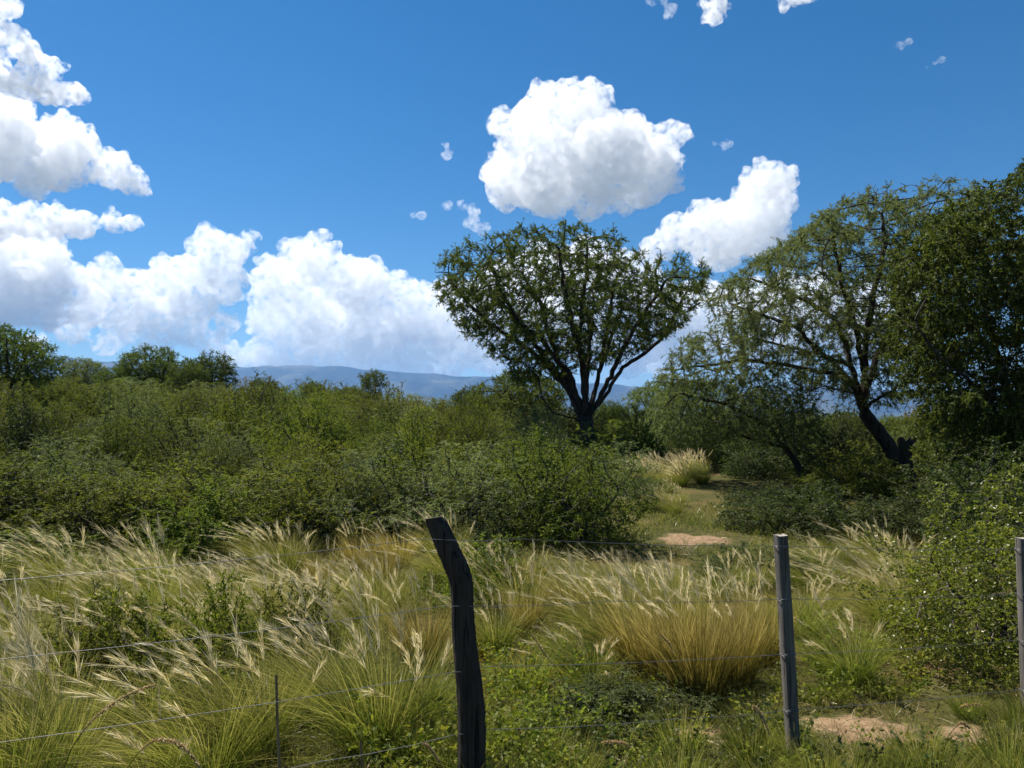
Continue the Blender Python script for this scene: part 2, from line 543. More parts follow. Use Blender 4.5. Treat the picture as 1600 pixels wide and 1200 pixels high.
# the clouds stand wholly above the haze
CLOUDS = [
 # puffs, distance, base row, label
 dict(puffs=[(835,200,58),(905,190,52),(965,225,58),(1030,230,48),(1065,205,22),(800,265,50),(860,270,75),(940,275,70),(1010,280,52),(785,310,28),(850,320,32),(920,325,30),(975,310,30)],
      d=5200, base_v=338, dens=0.10, label='large bright cumulus with a grey underside floating above the tallest tree', seed=1),
 dict(puffs=[(1190,300,45),(1215,320,38),(1160,340,48),(1110,355,42),(1060,370,36),(1025,385,26),(1190,360,50),(1130,390,42)],
      d=6500, base_v=415, dens=0.10, label='cumulus climbing to one peak between the two big trees', seed=2),
 dict(puffs=[(488,420,46),(440,450,48),(540,445,50),(590,465,48),(640,490,44),(690,485,42),(420,500,40),(500,510,62),(580,530,58),(660,545,50),(730,545,46),(400,550,32),(460,565,40),(540,575,36),(620,580,34),(700,585,30),(360,560,26),(770,560,38),(830,560,40),(755,490,46),(815,500,48),(870,530,46)],
      d=26000, base_v=601, dens=0.10, label='broad heaped cloud bank resting along the mountain crest', seed=3, voxel=3.0),
 dict(puffs=[(390,368,14),(330,385,34),(365,390,28),(330,430,42),(290,440,36),(240,455,40),(190,455,40),(310,490,36),(300,525,30),(150,440,24),(250,500,40),(190,510,36),(120,515,30),(170,545,20),(350,455,26),(352,505,20),(330,545,24),(255,545,24),(60,540,20)],
      d=17000, base_v=555, dens=0.10, label='lumpy cumulus with a horned top beside the blue sky gap', seed=4, voxel=3.0),
 dict(puffs=[(-40,420,90),(40,420,60),(90,450,52),(20,480,52),(75,485,46),(-60,490,60),(120,480,38)],
      d=12000, base_v=522, dens=0.11, label='wide cloud with a shaded grey belly and a sloping top', seed=5),
 dict(puffs=[(-30,350,46),(40,345,30),(90,345,32),(130,350,26),(170,345,18),(200,345,14)],
      d=9000, base_v=378, dens=0.12, label='thin ragged cloud layer trailing to a wispy tail', seed=6, rough=1.3),
 dict(puffs=[(-60,210,95),(20,215,56),(75,220,50),(120,235,42),(165,262,34),(200,285,24),(100,270,42),(40,275,40),(220,298,13),(-40,290,40)],
      d=6200, base_v=304, dens=0.105, label='big dazzling white cloud with a ragged edge facing open blue', seed=7, rough=1.2),
 dict(puffs=[(35,140,24),(70,140,30),(100,145,22),(60,105,22),(85,100,18),(25,70,24),(-5,55,30),(10,15,22),(-20,110,30),(48,70,16)],
      d=5000, base_v=None, label='torn white cloud plume rising above the big dazzling cloud', seed=8, rough=1.5, dens=0.12),
 dict(puffs=[(1120,470,40),(1180,480,50),(1240,470,48),(1300,470,46),(1360,490,48),(1410,470,36),(1100,530,42),(1170,540,46),(1250,530,50),(1330,540,50),(1040,560,36),(980,560,42),(920,545,40),(1410,545,40),(950,500,46),(1010,490,48),(790,440,40),(845,430,44),(905,425,46),(965,430,46),(1015,440,40),(860,480,46),(920,480,46),(1065,485,46),(1050,530,44)],
      d=26000, base_v=600, dens=0.10, label='pale low cloud bank seen through the branches of the trees', seed=9, voxel=3.2),
 dict(puffs=[(1118,10,22),(1125,-15,24),(1112,30,10)], d=4200, base_v=None, label='small white cloud scrap with a hanging tip high in the sky', seed=10, voxel=2.0, rough=1.3, dens=0.10),
 dict(puffs=[(1235,-6,22),(1265,-14,20),(1225,8,9)], d=4200, base_v=None, label='small flat white cloud scrap at the zenith side of the sky', seed=11, voxel=2.0, rough=1.3, dens=0.10),
 dict(puffs=[(696,228,8),(696,240,9)], d=5200, base_v=None, label='tiny oval cloud puff alone in clear blue', seed=12, dens=0.055, voxel=1.6, rough=0.45),
 dict(puffs=[(645,336,7),(658,337,8)], d=5200, base_v=None, label='tiny flat cloud puff below the oval one', seed=13, dens=0.055, voxel=1.6, rough=0.5),
 dict(puffs=[(700,320,8),(722,322,10),(742,328,11),(740,350,13),(752,360,13)], d=5200, base_v=None, label='small frayed cloud fragment at the edge of the large cumulus', seed=14, dens=0.055, voxel=1.8, rough=0.6),
 dict(puffs=[(1118,224,6),(1130,226,7),(1140,222,6),(1132,234,5)], d=5200, base_v=None, label='faint cloud wisp between the two large cumulus clouds', seed=15, voxel=1.6, rough=0.7, dens=0.045),
 dict(puffs=[(1398,72,5),(1408,69,7),(1418,64,6)], d=4200, base_v=None, label='faint short cloud streak alone in deep blue', seed=16, voxel=1.6, rough=0.7, dens=0.035),
 dict(puffs=[(1450,104,5),(1460,98,6),(1470,92,6),(1480,86,4)], d=4200, base_v=None, label='faint slanting cloud streak below the short streak', seed=17, voxel=1.6, rough=0.7, dens=0.035),
 dict(puffs=[(1020,4,9),(1035,2,10),(1045,24,8),(1050,14,8)], d=4200, base_v=None, label='thin veil-like cloud wisp beside the hanging-tip scrap', seed=18, voxel=1.8, rough=0.9, dens=0.04),
]
for c in CLOUDS:
    build_cloud(**c)


# ------------------------------------------------------------------ branch growth
def colonize(attr, skel, step, infl, kill, iters=120, max_nodes=6000, grav=0.0, seed=0):
    """Grow a branching skeleton from the polylines in skel towards the attractor points."""
    rng = np.random.default_rng(seed)
    pos, par = [], []
    index = {}
    for line in skel:
        prev = -1
        for j, p in enumerate(line):
            key = tuple(np.round(p, 3))
            if key in index:
                prev = index[key]; continue
            if prev >= 0:
                a = np.array(pos[prev]); b = np.array(p)
                k = max(1, int(np.linalg.norm(b - a) / step))
                for t in range(1, k + 1):
                    q = a + (b - a) * t / k
                    if t < k: q = q + rng.normal(0, step * 0.12, 3)
                    pos.append(tuple(q)); par.append(prev); prev = len(pos) - 1
            else:
                pos.append(tuple(p)); par.append(-1); prev = len(pos) - 1
            index[key] = prev
    A = np.array(attr, float)
    N = np.array(pos, float)
    best = np.full(len(A), 1e9); bi = np.zeros(len(A), int)
    alive = np.ones(len(A), bool)
    def upd(nodes, start):
        nonlocal best, bi
        for c in range(0, len(nodes), 512):
            nn = nodes[c:c + 512]
            d2 = ((A[:, None] - nn[None]) ** 2).sum(-1)
            m = d2.argmin(1); v = d2[np.arange(len(A)), m]
            up = v < best
            best[up] = v[up]; bi[up] = m[up] + start + c
    upd(N, 0)
    for it in range(iters):
        alive &= best > kill * kill
        act = alive & (best < infl * infl)
        if not act.any() or len(N) > max_nodes: break
        ids = bi[act]
        dv = A[act] - N[ids]
        dv /= np.linalg.norm(dv, axis=1)[:, None] + 1e-9
        un, inv = np.unique(ids, return_inverse=True)
        acc = np.zeros((len(un), 3)); np.add.at(acc, inv, dv)
        acc += rng.normal(0, 0.18, acc.shape); acc[:, 2] += grav
        acc /= np.linalg.norm(acc, axis=1)[:, None] + 1e-9
        new = N[un] + acc * step
        par += list(un)
        s0 = len(N)
        N = np.concatenate([N, new])
        upd(new, s0)
    return N, np.array(par)

def radii(N, par, tip, expo=2.3, cap=None):
    n = len(N)
    w = np.zeros(n)
    kids = np.bincount(par[par >= 0], minlength=n)
    order = range(n - 1, -1, -1)
    for i in order:
        if kids[i] == 0: w[i] = tip ** expo
        if par[i] >= 0: w[par[i]] += w[i]
    r = w ** (1 / expo)
    if cap: r = np.minimum(r, cap)
    return r, kids

def tubes(N, par, r, rmin_sides=((0.0, 3), (0.012, 4), (0.03, 6), (0.09, 9)), flare=None, rough=0.0, seed=0):
    """Tapered tubes along the skeleton: each chain follows its thickest child."""
    rng = np.random.default_rng(seed)
    n = len(N)
    ch = [[] for _ in range(n)]
    for i, p in enumerate(par):
        if p >= 0: ch[p].append(i)
    roots = [i for i in range(n) if par[i] < 0]
    chains, stack = [], [(q, -1) for q in roots]
    while stack:
        s, p0 = stack.pop()
        c = [] if p0 < 0 else [p0]
        cur = s
        while True:
            c.append(cur)
            k = ch[cur]
            if not k: break
            k = sorted(k, key=lambda q: -r[q])
            for q in k[1:]: stack.append((q, cur))
            cur = k[0]
        if len(c) > 1: chains.append((c, p0 >= 0))
    V, Fq, base = [], [], 0
    for c, sub in chains:
        pts = N[c]; rr = r[c].copy()
        if sub: rr[0] = min(rr[0], rr[1] * 1.25)
        if flare and not sub:
            rr *= 1 + flare * np.exp(-np.arange(len(rr)) / 1.8)
        sides = 3
        for t, sd_ in rmin_sides:
            if rr.max() >= t: sides = sd_
        tan = np.gradient(pts, axis=0)
        tan /= np.linalg.norm(tan, axis=1)[:, None] + 1e-9
        ref = np.array([0.31, 0.87, 0.38]) if abs(tan[0] @ np.array([0.31, 0.87, 0.38])) < 0.9 else np.array([1.0, 0, 0])
        a = np.cross(tan, ref); a /= np.linalg.norm(a, axis=1)[:, None] + 1e-9
        b = np.cross(tan, a)
        an = np.linspace(0, 2 * PI, sides, endpoint=False)
        rad = rr[:, None] * (1 + (rng.normal(0, rough, (len(c), sides)) if rough and rr.max() > 0.03 else 0))
        ring = pts[:, None] + rad[..., None] * (np.cos(an)[None, :, None] * a[:, None] + np.sin(an)[None, :, None] * b[:, None])
        V.append(ring.reshape(-1, 3))
        k = len(c)
        i = np.arange(k - 1)[:, None] * sides + np.arange(sides)[None] + base
        j = np.arange(k - 1)[:, None] * sides + (np.arange(sides)[None] + 1) % sides + base
        Fq.append(np.stack([i, j, j + sides, i + sides], -1).reshape(-1, 4))
        base += k * sides
    return np.concatenate(V), np.concatenate(Fq)

def unit(a):
    return a / (np.linalg.norm(a, axis=-1, keepdims=True) + 1e-9)

def leaf_quads(pos, dirs, ln, wd_, rng, fold=0.0):
    """One pointed blade (a diamond) per position; returns verts, quads, per-vertex tint."""
    n = len(pos)
    side = unit(np.cross(dirs, rng.normal(size=(n, 3))))
    ln = ln[:, None]; wd_ = wd_[:, None]
    mid = pos + dirs * ln * 0.45
    V = np.stack([pos, mid + side * wd_, pos + dirs * ln, mid - side * wd_], 1).reshape(-1, 3)
    q = np.arange(n * 4).reshape(-1, 4)
    return V, q

def leaf_tris(pos, dirs, ln, wd_, rng):
    """One narrow pointed leaflet (a single triangle) per position."""
    n = len(pos)
    side = unit(np.cross(dirs, rng.normal(size=(n, 3))))
    V = np.stack([pos - side * wd_[:, None], pos + side * wd_[:, None], pos + dirs * ln[:, None]], 1).reshape(-1, 3)
    return V, np.arange(n * 3).reshape(-1, 3)

def clumped(p, size, seed):
    """Patchy 0..1 field that gathers foliage into clumps."""
    return np.array([0.5 + 0.5 * mnoise.fractal(Vector(a) / size + Vector((seed * 7.7, 0, 0)), 1.0, 2.0, 2) for a in p])

def sprays(N, par, r, kids, rng, thin, per, leaves, reach, ll, lw, droop=0.25, out=0.8, keep=None, tri=True):
    """Leafy sprays on every thin twig: leaves set along short shoots, with a clump-wise tint."""
    idx = np.where(r < thin)[0]
    idx = idx[par[idx] >= 0]
    if keep is not None:
        idx = idx[keep(N[idx], rng)]
    idx = np.repeat(idx, per)
    tw = unit(N[idx] - N[par[idx]])
    d = unit(tw * out + rng.normal(size=(len(idx), 3)) * 0.75)
    L = reach * rng.uniform(0.45, 1.25, len(idx))
    t = rng.uniform(0.0, 1.0, (len(idx), leaves))
    base = N[idx][:, None] + d[:, None] * (L[:, None] * t)[..., None]
    base[..., 2] -= droop * (L[:, None] * t) ** 2 / reach
    ld = unit(d[:, None] * 0.6 + rng.normal(size=(len(idx), leaves, 3)) * 0.85 + np.array([0, 0, -droop]))
    pos = base.reshape(-1, 3); ld = ld.reshape(-1, 3)
    n = len(pos)
    V, q = (leaf_tris if tri else leaf_quads)(pos, ld, ll * rng.uniform(0.6, 1.35, n), lw * rng.uniform(0.7, 1.3, n), rng)
    clump = rng.uniform(0, 1, len(idx))
    tint = np.repeat(np.clip(clump * 0.6 + 0.2, 0, 1), leaves) + rng.normal(0, 0.16, n)
    return V, q, np.repeat(np.clip(tint, 0, 1), q.shape[1])

BARK = wood_material('dark_bark', (0.018, 0.014, 0.011), (0.085, 0.068, 0.052), (9, 9, 2.2), 1.0, 0.05)
BARK_GREY = wood_material('grey_bark', (0.035, 0.029, 0.022), (0.15, 0.125, 0.10), (14, 14, 4), 0.8, 0.02)
LEAF_OLIVE = leaf_material('olive_leaf', [(0.0, (0.056, 0.076, 0.014)), (0.5, (0.108, 0.134, 0.022)), (1.0, (0.20, 0.212, 0.04))], 0.42, 0.6, 0.12, var=0.36)
LEAF_TREE = leaf_material('tree_leaf', [(0.0, (0.044, 0.064, 0.017)), (0.5, (0.084, 0.113, 0.028)), (1.0, (0.155, 0.185, 0.048))], 0.45, 0.6, 0.12, var=0.12)
LEAF_PALE = leaf_material('feathery_leaf', [(0.0, (0.090, 0.118, 0.052)), (0.5, (0.150, 0.188, 0.082)), (1.0, (0.235, 0.275, 0.13))], 0.45, 0.6, 0.12, var=0.12)
LEAF_DARK = leaf_material('dark_leaf', [(0.0, (0.028, 0.042, 0.012)), (0.55, (0.056, 0.078, 0.019)), (1.0, (0.12, 0.14, 0.034))], 0.38, 0.5, 0.22, var=0.15)
LEAF_DENSE = leaf_material('dense_leaf', [(0.0, (0.036, 0.052, 0.014)), (0.5, (0.070, 0.094, 0.021)), (1.0, (0.15, 0.172, 0.038))], 0.45, 0.5, 0.18, var=0.1)
LEAF_GLOSSY = leaf_material('glossy_leaf', [(0.0, (0.062, 0.088, 0.014)), (0.5, (0.135, 0.175, 0.026)), (1.0, (0.26, 0.30, 0.05))], 0.5, 0.36, 0.42, var=0.08)
LEAF_FRESH = leaf_material('fresh_leaf', [(0.0, (0.085, 0.118, 0.018)), (0.5, (0.15, 0.185, 0.028)), (1.0, (0.25, 0.26, 0.05))], 0.45, 0.55, 0.15, var=0.2)
LEAF_YELLOW = leaf_material('yellowing_leaf', [(0.0, (0.11, 0.10, 0.016)), (0.5, (0.21, 0.175, 0.024)), (1.0, (0.32, 0.235, 0.03))], 0.45, 0.55, 0.15, var=0.15)

def in_poly(px, py, poly):
    poly = np.asarray(poly, float)
    ins = np.zeros(len(px), bool)
    j = len(poly) - 1
    for i in range(len(poly)):
        xi, yi = poly[i]; xj, yj = poly[j]
        c = ((yi > py) != (yj > py)) & (px < (xj - xi) * (py - yi) / (yj - yi + 1e-12) + xi)
        ins ^= c
        j = i
    return ins

def crown_points(poly, d, n, rng, depth=0.9, shell=0.0):
    """Points filling a crown whose outline stands at distance d; about as deep as wide, rounded off to the rim."""
    poly = np.asarray(poly, float)
    lo, hi = poly.min(0), poly.max(0)
    out = []
    cu, cv = (lo + hi) / 2
    while sum(len(o) for o in out) < n:
        p = rng.uniform(lo, hi, (n * 2, 2))
        p = p[in_poly(p[:, 0], p[:, 1], poly)]
        ru = np.abs((p[:, 0] - cu) / ((hi[0] - lo[0]) / 2))
        half = np.sqrt(np.clip(1 - ru ** 2, 0.04, 1)) * (hi[0] - lo[0]) / 2 / F * d * depth
        t = (p[:, 1] - lo[1]) / (hi[1] - lo[1])
        half = half * np.interp(t, [0, 0.25, 0.6, 1], [0.55, 1.0, 0.85, 0.35])
        y = rng.uniform(-1, 1, len(p)) * half
        q = np.array([P(a, b, d + 0.0) for a, b in p])
        q[:, 1] += y
        out.append(q)
    return np.concatenate(out)[:n]

def finish_tree(name, root, N, par, r, kids, rng, bark, leaf, label, cat, group=None, thin=0.02, per=2, leaves=12, reach=0.35, ll=0.07, lw=0.008,
                droop=0.3, flare=0.5, rough=0.06, keep=None, sides=None, base_name='trunk', crown_name='crown', tri=True):
    root = np.array(root)
    e = bpy.data.objects.new(name, None); COL.objects.link(e); e.location = root
    e.empty_display_size = 0.3
    kw = {} if sides is None else {'rmin_sides': sides}
    V, q = tubes(N - root, par, r, flare=flare, rough=rough, **kw)
    link(base_name, mesh_np(base_name, V, q, None, bark, True), e)
    LV, lq, tint = sprays(N - root, par, r, kids, rng, thin, per, leaves, reach, ll, lw, droop, keep=keep, tri=tri)
    link(crown_name, mesh_np(crown_name, LV, lq, {'rnd': tint}, leaf), e)
    tag(e, label, cat, group)
    return e

def zoomed(pts, scale, ox, oy):
    return [(ox + a * scale, oy + b * scale) for a, b in pts]

# ------------------------------------------------------------------ the tall fan-shaped tree
def tall_tree():
    rng = np.random.default_rng(11)
    d = 31.0
    Z = lambda pts: zoomed(pts, 0.325, 600, 330)
    base = G(916, d)
    fork = P(914, 652, d)
    limbs = [
        ([(930, 960), (880, 860), (760, 720), (640, 630), (520, 560), (420, 470), (340, 370)], -1.2),
        ([(935, 960), (900, 850), (840, 700), (790, 560), (760, 420), (690, 310), (650, 240)], 1.8),
        ([(930, 960), (870, 830), (720, 620), (600, 470), (480, 330), (420, 250)], 0.6),
        ([(960, 970), (950, 850), (930, 650), (935, 480), (955, 340), (950, 220)], -2.2),
        ([(975, 970), (985, 830), (1000, 640), (1010, 480), (900, 300), (800, 220)], 2.6),
        ([(990, 970), (1020, 850), (1060, 650), (1085, 500), (1110, 350), (1130, 290)], 0.4),
        ([(1000, 970), (1070, 880), (1150, 750), (1260, 680), (1350, 600), (1420, 480), (1490, 330)], 0.8),
        ([(995, 970), (1060, 840), (1140, 660), (1230, 500), (1330, 360)], -1.8),
        ([(940, 1010), (880, 990), (800, 960), (760, 900), (740, 800), (650, 720)], -0.7),
        ([(960, 960), (960, 800), (900, 620), (850, 420), (820, 260)], -3.0),
        ([(985, 970), (1040, 800), (1110, 600), (1190, 420), (1230, 260)], 2.8),
        ([(950, 960), (890, 800), (760, 640), (650, 560), (560, 420), (520, 300)], -2.6),
        ([(970, 960), (975, 780), (1020, 560), (1040, 380), (1040, 240)], 3.4),
    ]
    skel = [[tuple(base - Vector((0, 0, 0.15))), tuple(fork)]]
    for pts, dy in limbs:
        z = Z(pts)
        line = [tuple(fork)]
        for k, (u, v) in enumerate(z):
            p = P(u, v, d); f = (k + 1) / len(z)
            line.append((p.x, p.y + dy * f ** 1.2, p.z))
        skel.append(line)
    poly = Z([(225, 300), (320, 230), (400, 180), (500, 195), (610, 120), (740, 135), (900, 115), (1060, 165), (1190, 240), (1330, 290), (1420, 275), (1560, 320), (1510, 440),
              (1400, 600), (1280, 660), (1150, 700), (1000, 760), (820, 790), (640, 850), (570, 740), (480, 650), (350, 575), (280, 440)])
    A = crown_points(poly, d, 4600, rng)
    N, par = colonize(A, skel, 0.21, 2.6, 0.28, 160, 14000, 0.16, 3)
    r, kids = radii(N, par, 0.0095, 2.06, cap=0.38)
    def keep(p, g):                                   # foliage thick towards the rim, thin in the heart of the crown
        c = np.array(P(905, 560, d)); q = (p - c) / np.array([5.6, 5.2, 5.2])
        rad = np.linalg.norm(q, axis=1)
        cl = clumped(p, 0.8, 1)
        return g.uniform(size=len(p)) < np.clip((rad - 0.45) * 2.8, 0.04, 1.0) * np.clip((cl - 0.40) * 9.0, 0.04, 1.0)
    return finish_tree('tree', base, N, par, r, kids, rng, BARK, LEAF_TREE, 'tall fan-crowned tree with many dark limbs spreading from one short trunk', 'tree',
                       thin=0.0240, per=6, leaves=23, reach=0.30, ll=0.080, lw=0.0125, droop=0.08, keep=keep)

tall_tree()

# ------------------------------------------------------------------ the leaning feathery tree
def leaning_tree():
    rng = np.random.default_rng(23)
    d = 19.5
    Z = lambda pts: zoomed(pts, 0.375, 1000, 250)
    base = P(1432, 778, d); base.z = tz(base.x, d)
    t1, t2 = P(1385, 690, d), P(1352, 648, d)
    limbs = [
        ([(925, 1030), (905, 900), (875, 760), (835, 650), (740, 580), (630, 520), (500, 470), (400, 480)], 0.9),
        ([(925, 1000), (925, 830), (935, 680), (945, 580), (965, 470), (985, 370), (960, 250)], -0.6),
        ([(905, 950), (870, 870), (740, 820), (620, 710), (470, 660), (330, 620)], -0.9),
        ([(900, 960), (840, 890), (740, 880), (600, 850), (450, 830), (300, 850), (170, 870)], 0.3),
        ([(890, 910), (800, 800), (680, 770), (540, 720), (400, 740)], 1.6),
        ([(935, 1000), (990, 860), (1060, 720), (1130, 620), (1200, 480), (1250, 330)], 0.8),
        ([(920, 900), (860, 720), (780, 560), (720, 400), (680, 290)], -1.7),
        ([(950, 1010), (1060, 940), (1180, 900), (1280, 880)], -0.9),
        ([(900, 980), (800, 960), (700, 950), (620, 980)], -1.2),
    ]
    skel = [[tuple(base - Vector((0, 0, 0.15))), tuple(t1), tuple(t2)]]
    for pts, dy in limbs:
        z = Z(pts); line = [tuple(t2)]
        for k, (u, v) in enumerate(z):
            p = P(u, v, d); f = (k + 1) / len(z)
            line.append((p.x, p.y + dy * f ** 1.2, p.z))
        skel.append(line)
    poly = Z([(290, 560), (400, 460), (560, 360), (700, 240), (830, 190), (930, 130), (1060, 170), (1160, 80), (1280, 90), (1380, 130), (1420, 400), (1380, 700), (1250, 900),
              (1150, 1000), (1000, 1040), (860, 990), (700, 960), (560, 930), (380, 930), (170, 960), (60, 930), (110, 820), (200, 740), (330, 700)])
    A = crown_points(poly, d, 4200, rng, 0.7)
    N, par = colonize(A, skel, 0.16, 2.0, 0.21, 170, 14000, 0.0, 5)
    r, kids = radii(N, par, 0.0060, 2.1, cap=0.27)
    cu = P(1320, 520, d)
    def keep(p, g):
        q = (p - np.array(cu)) / np.array([4.6, 3.4, 3.3])
        rad = np.linalg.norm(q, axis=1)
        top = p[:, 2] > P(800, 440, d).z
        low = p[:, 2] < P(800, 560, d).z
        pr = np.clip((rad - 0.64) * 2.6, 0.02, 1.0)
        pr = np.where(top, np.clip((rad - 0.3) * 2.2, 0.2, 1), pr)
        pr = np.where(low & (p[:, 0] > cu[0] - 0.6), 0.95, pr)
        cl = clumped(p, 0.9, 2)
        return g.uniform(size=len(p)) < pr * np.clip((cl - 0.37) * 8.0, 0.05, 1.0)
    e = finish_tree('tree', base, N, par, r, kids, rng, BARK, LEAF_PALE, 'leaning feathery tree with long bare low branches and a broken snag at its foot', 'tree',
                    thin=0.014, per=6, leaves=17, reach=0.27, ll=0.070, lw=0.0095, droop=0.2, flare=0.25, keep=keep)
    # the broken stem standing beside the trunk
    b0 = np.array(base)
    pts = [P(1430, 772, d), P(1420, 735, d), P(1413, 715, d), P(1412, 700, d)]
    s1 = [tuple(np.array(p) - b0) for p in pts]
    s2 = [s1[-1], tuple(np.array(P(1422, 692, d)) - b0), tuple(np.array(P(1429, 683, d)) - b0)]
    s3 = [s1[-1], tuple(np.array(P(1408, 690, d)) - b0), tuple(np.array(P(1406, 684, d)) - b0)]
    s4 = [s1[2], tuple(np.array(P(1421, 706, d)) - b0)]
    Ns, ps = colonize(np.zeros((1, 3)) + 99, [s1, s2, s3, s4], 0.09, 0.1, 0.05, 1, seed=4)
    rs = np.interp(Ns[:, 2], [0, 0.5, 1.2, 1.45], [0.17, 0.12, 0.10, 0.03])
    V, q = tubes(Ns, ps, rs, rough=0.12, flare=0.2)
    link('broken_stem', mesh_np('broken_stem', V, q, None, BARK, True), e)
    return e

leaning_tree()

# ------------------------------------------------------------------ the dense dark tree and the smaller trees
def dense_tree():
    rng = np.random.default_rng(31)
    d = 14.5
    base = G(1590, d)
    skel = [[tuple(base - Vector((0, 0, 0.1))), tuple(P(1585, 640, d)), tuple(P(1560, 560, d)), tuple(P(1540, 470, d)), tuple(P(1530, 380, d))],
            [tuple(P(1585, 640, d)), tuple(P(1620, 540, d)), tuple(P(1640, 420, d)), tuple(P(1625, 320, d))],
            [tuple(P(1585, 640, d)), tuple(P(1520, 600, d - 0.6)), tuple(P(1470, 560, d - 0.9)), tuple(P(1430, 500, d - 0.9))],
            [tuple(P(1560, 560, d)), tuple(P(1490, 480, d + 0.8)), tuple(P(1440, 400, d + 1.0))],
            [tuple(P(1585, 640, d)), tuple(P(1540, 610, d - 1.2)), tuple(P(1500, 620, d - 1.6))]]
    poly = [(1395, 470), (1410, 400), (1450, 340), (1500, 305), (1555, 315), (1560, 275), (1640, 235), (1760, 260), (1850, 400), (1850, 640), (1700, 745), (1540, 740), (1465, 720), (1435, 620), (1400, 540)]
    A = crown_points(poly, d, 6200, rng, 0.75)
    N, par = colonize(A, skel, 0.14, 1.5, 0.16, 170, 15000, -0.05, 7)
    r, kids = radii(N, par, 0.0045, 2.2, cap=0.2)
    return finish_tree('tree', base, N, par, r, kids, rng, BARK, LEAF_DENSE, 'dense dark-leaved tree overhanging the glossy shrub', 'tree',
                       thin=0.011, per=4, leaves=19, reach=0.26, ll=0.062, lw=0.0140, droop=0.5,
                       keep=lambda p, g: g.uniform(size=len(p)) < np.clip((clumped(p, 0.6, 5) - 0.24) * 5.0, 0.15, 1.0))

dense_tree()

def small_leaning_tree():
    rng = np.random.default_rng(37)
    d = 20.5
    base = P(1262, 768, d); base.z = tz(base.x, d)
    skel = [[tuple(base - Vector((0, 0, 0.1))), tuple(P(1245, 725, d)), tuple(P(1228, 700, d)), tuple(P(1190, 690, d)), tuple(P(1160, 680, d)), tuple(P(1110, 655, d))],
            [tuple(P(1228, 700, d)), tuple(P(1222, 670, d)), tuple(P(1205, 640, d)), tuple(P(1180, 620, d))],
            [tuple(P(1245, 725, d)), tuple(P(1240, 680, d + 0.3)), tuple(P(1236, 650, d + 0.4)), tuple(P(1250, 620, d + 0.6))],
            [tuple(P(1228, 700, d)), tuple(P(1200, 665, d - 0.4)), tuple(P(1130, 630, d - 0.8)), tuple(P(1060, 615, d - 0.8))]]
    poly = [(1010, 640), (1040, 600), (1100, 590), (1170, 600), (1230, 600), (1285, 640), (1290, 690), (1230, 700), (1170, 685), (1110, 690), (1040, 690)]
    A = crown_points(poly, d, 2200, rng, 0.7)
    N, par = colonize(A, skel, 0.14, 1.8, 0.17, 140, 7000, 0.0, 9)
    r, kids = radii(N, par, 0.0055, 2.2, cap=0.14)
    return finish_tree('tree', base, N, par, r, kids, rng, BARK, LEAF_PALE, 'small crooked tree leaning over the grassy clearing', 'tree',
                       thin=0.013, per=3, leaves=14, reach=0.28, ll=0.08, lw=0.011, droop=0.6)

small_leaning_tree()

def edge_tree():
    rng = np.random.default_rng(41)
    d = 38.0
    base = G(8, d)
    f = P(12, 610, d)
    skel = [[tuple(base - Vector((0, 0, 0.1))), tuple(f)]] + [[tuple(f), tuple(P(a, 585, d + dy * 0.4)), tuple(P(b, c, d + dy))] for a, b, c, dy in
            ((5, -20, 545, 1), (25, 60, 565, -0.6), (-15, -60, 560, 0.3), (12, 10, 530, -1.5), (30, 45, 545, 1.4))]
    poly = [(-110, 560), (-70, 510), (-10, 500), (30, 520), (75, 545), (95, 575), (80, 600), (40, 600), (-10, 605), (-60, 605)]
    A = crown_points(poly, d, 1900, rng, 0.8)
    N, par = colonize(A, skel, 0.22, 2.4, 0.28, 120, 6000, 0.05, 11)
    r, kids = radii(N, par, 0.009, 2.25)
    return finish_tree('tree', base, N, par, r, kids, rng, BARK, LEAF_TREE, 'spreading dark tree rising over the thicket beside the cloud bank', 'tree',
                       thin=0.024, per=4, leaves=12, reach=0.38, ll=0.12, lw=0.020, droop=0.3)

edge_tree()

def proto_tree(name, seed, shape, leaf, nA, keepf=None):
    """A far tree in metres round its own foot: shape rows are (height, half width)."""
    rng = np.random.default_rng(seed)
    H = shape[-1][0]
    A = []
    hs = [a for a, b in shape]; ws = [b for a, b in shape]
    lo = hs[0]
    while len(A) < nA:
        p = rng.uniform((-3, -3, lo), (3, 3, H))
        az = math.atan2(p[1], p[0])
        lump = 1 + 0.30 * mnoise.noise(Vector((math.cos(az) * 1.6, math.sin(az) * 1.6, p[2] * 0.9 + seed))) + 0.22 * mnoise.noise(Vector((p[0] * 1.7, p[1] * 1.7, p[2] * 1.7)))
        if p[0] ** 2 + p[1] ** 2 < (np.interp(p[2], hs, ws) * lump) ** 2: A.append(p)
    skel = [[(0, 0, -0.1), (0.05, 0, lo * 0.7)]]
    for k in range(5):
        a = k * 2 * PI / 5 + rng.uniform(-0.3, 0.3)
        w = max(ws) * rng.uniform(0.35, 0.7)
        skel.append([(0.05, 0, lo * 0.7), (0.4 * w * math.cos(a), 0.4 * w * math.sin(a), lo * 0.7 + 0.35 * H * 0.6), (w * math.cos(a), w * math.sin(a), lo + (H - lo) * rng.uniform(0.45, 0.85))])
    N, par = colonize(np.array(A), skel, 0.18, 2.2, 0.22, 120, 5000, 0.05, seed)
    r, kids = radii(N, par, 0.009, 2.25, cap=0.16)
    return finish_tree(name, (0, 0, 0), N, par, r, kids, rng, BARK, leaf, 'x', 'tree', thin=0.024, per=4, leaves=11, reach=0.38, ll=0.12, lw=0.020, droop=0.25,
                       keep=keepf or (lambda p, g: g.uniform(size=len(p)) < np.clip((clumped(p, 0.65, seed) - 0.34) * 6.0, 0.05, 1.0)))

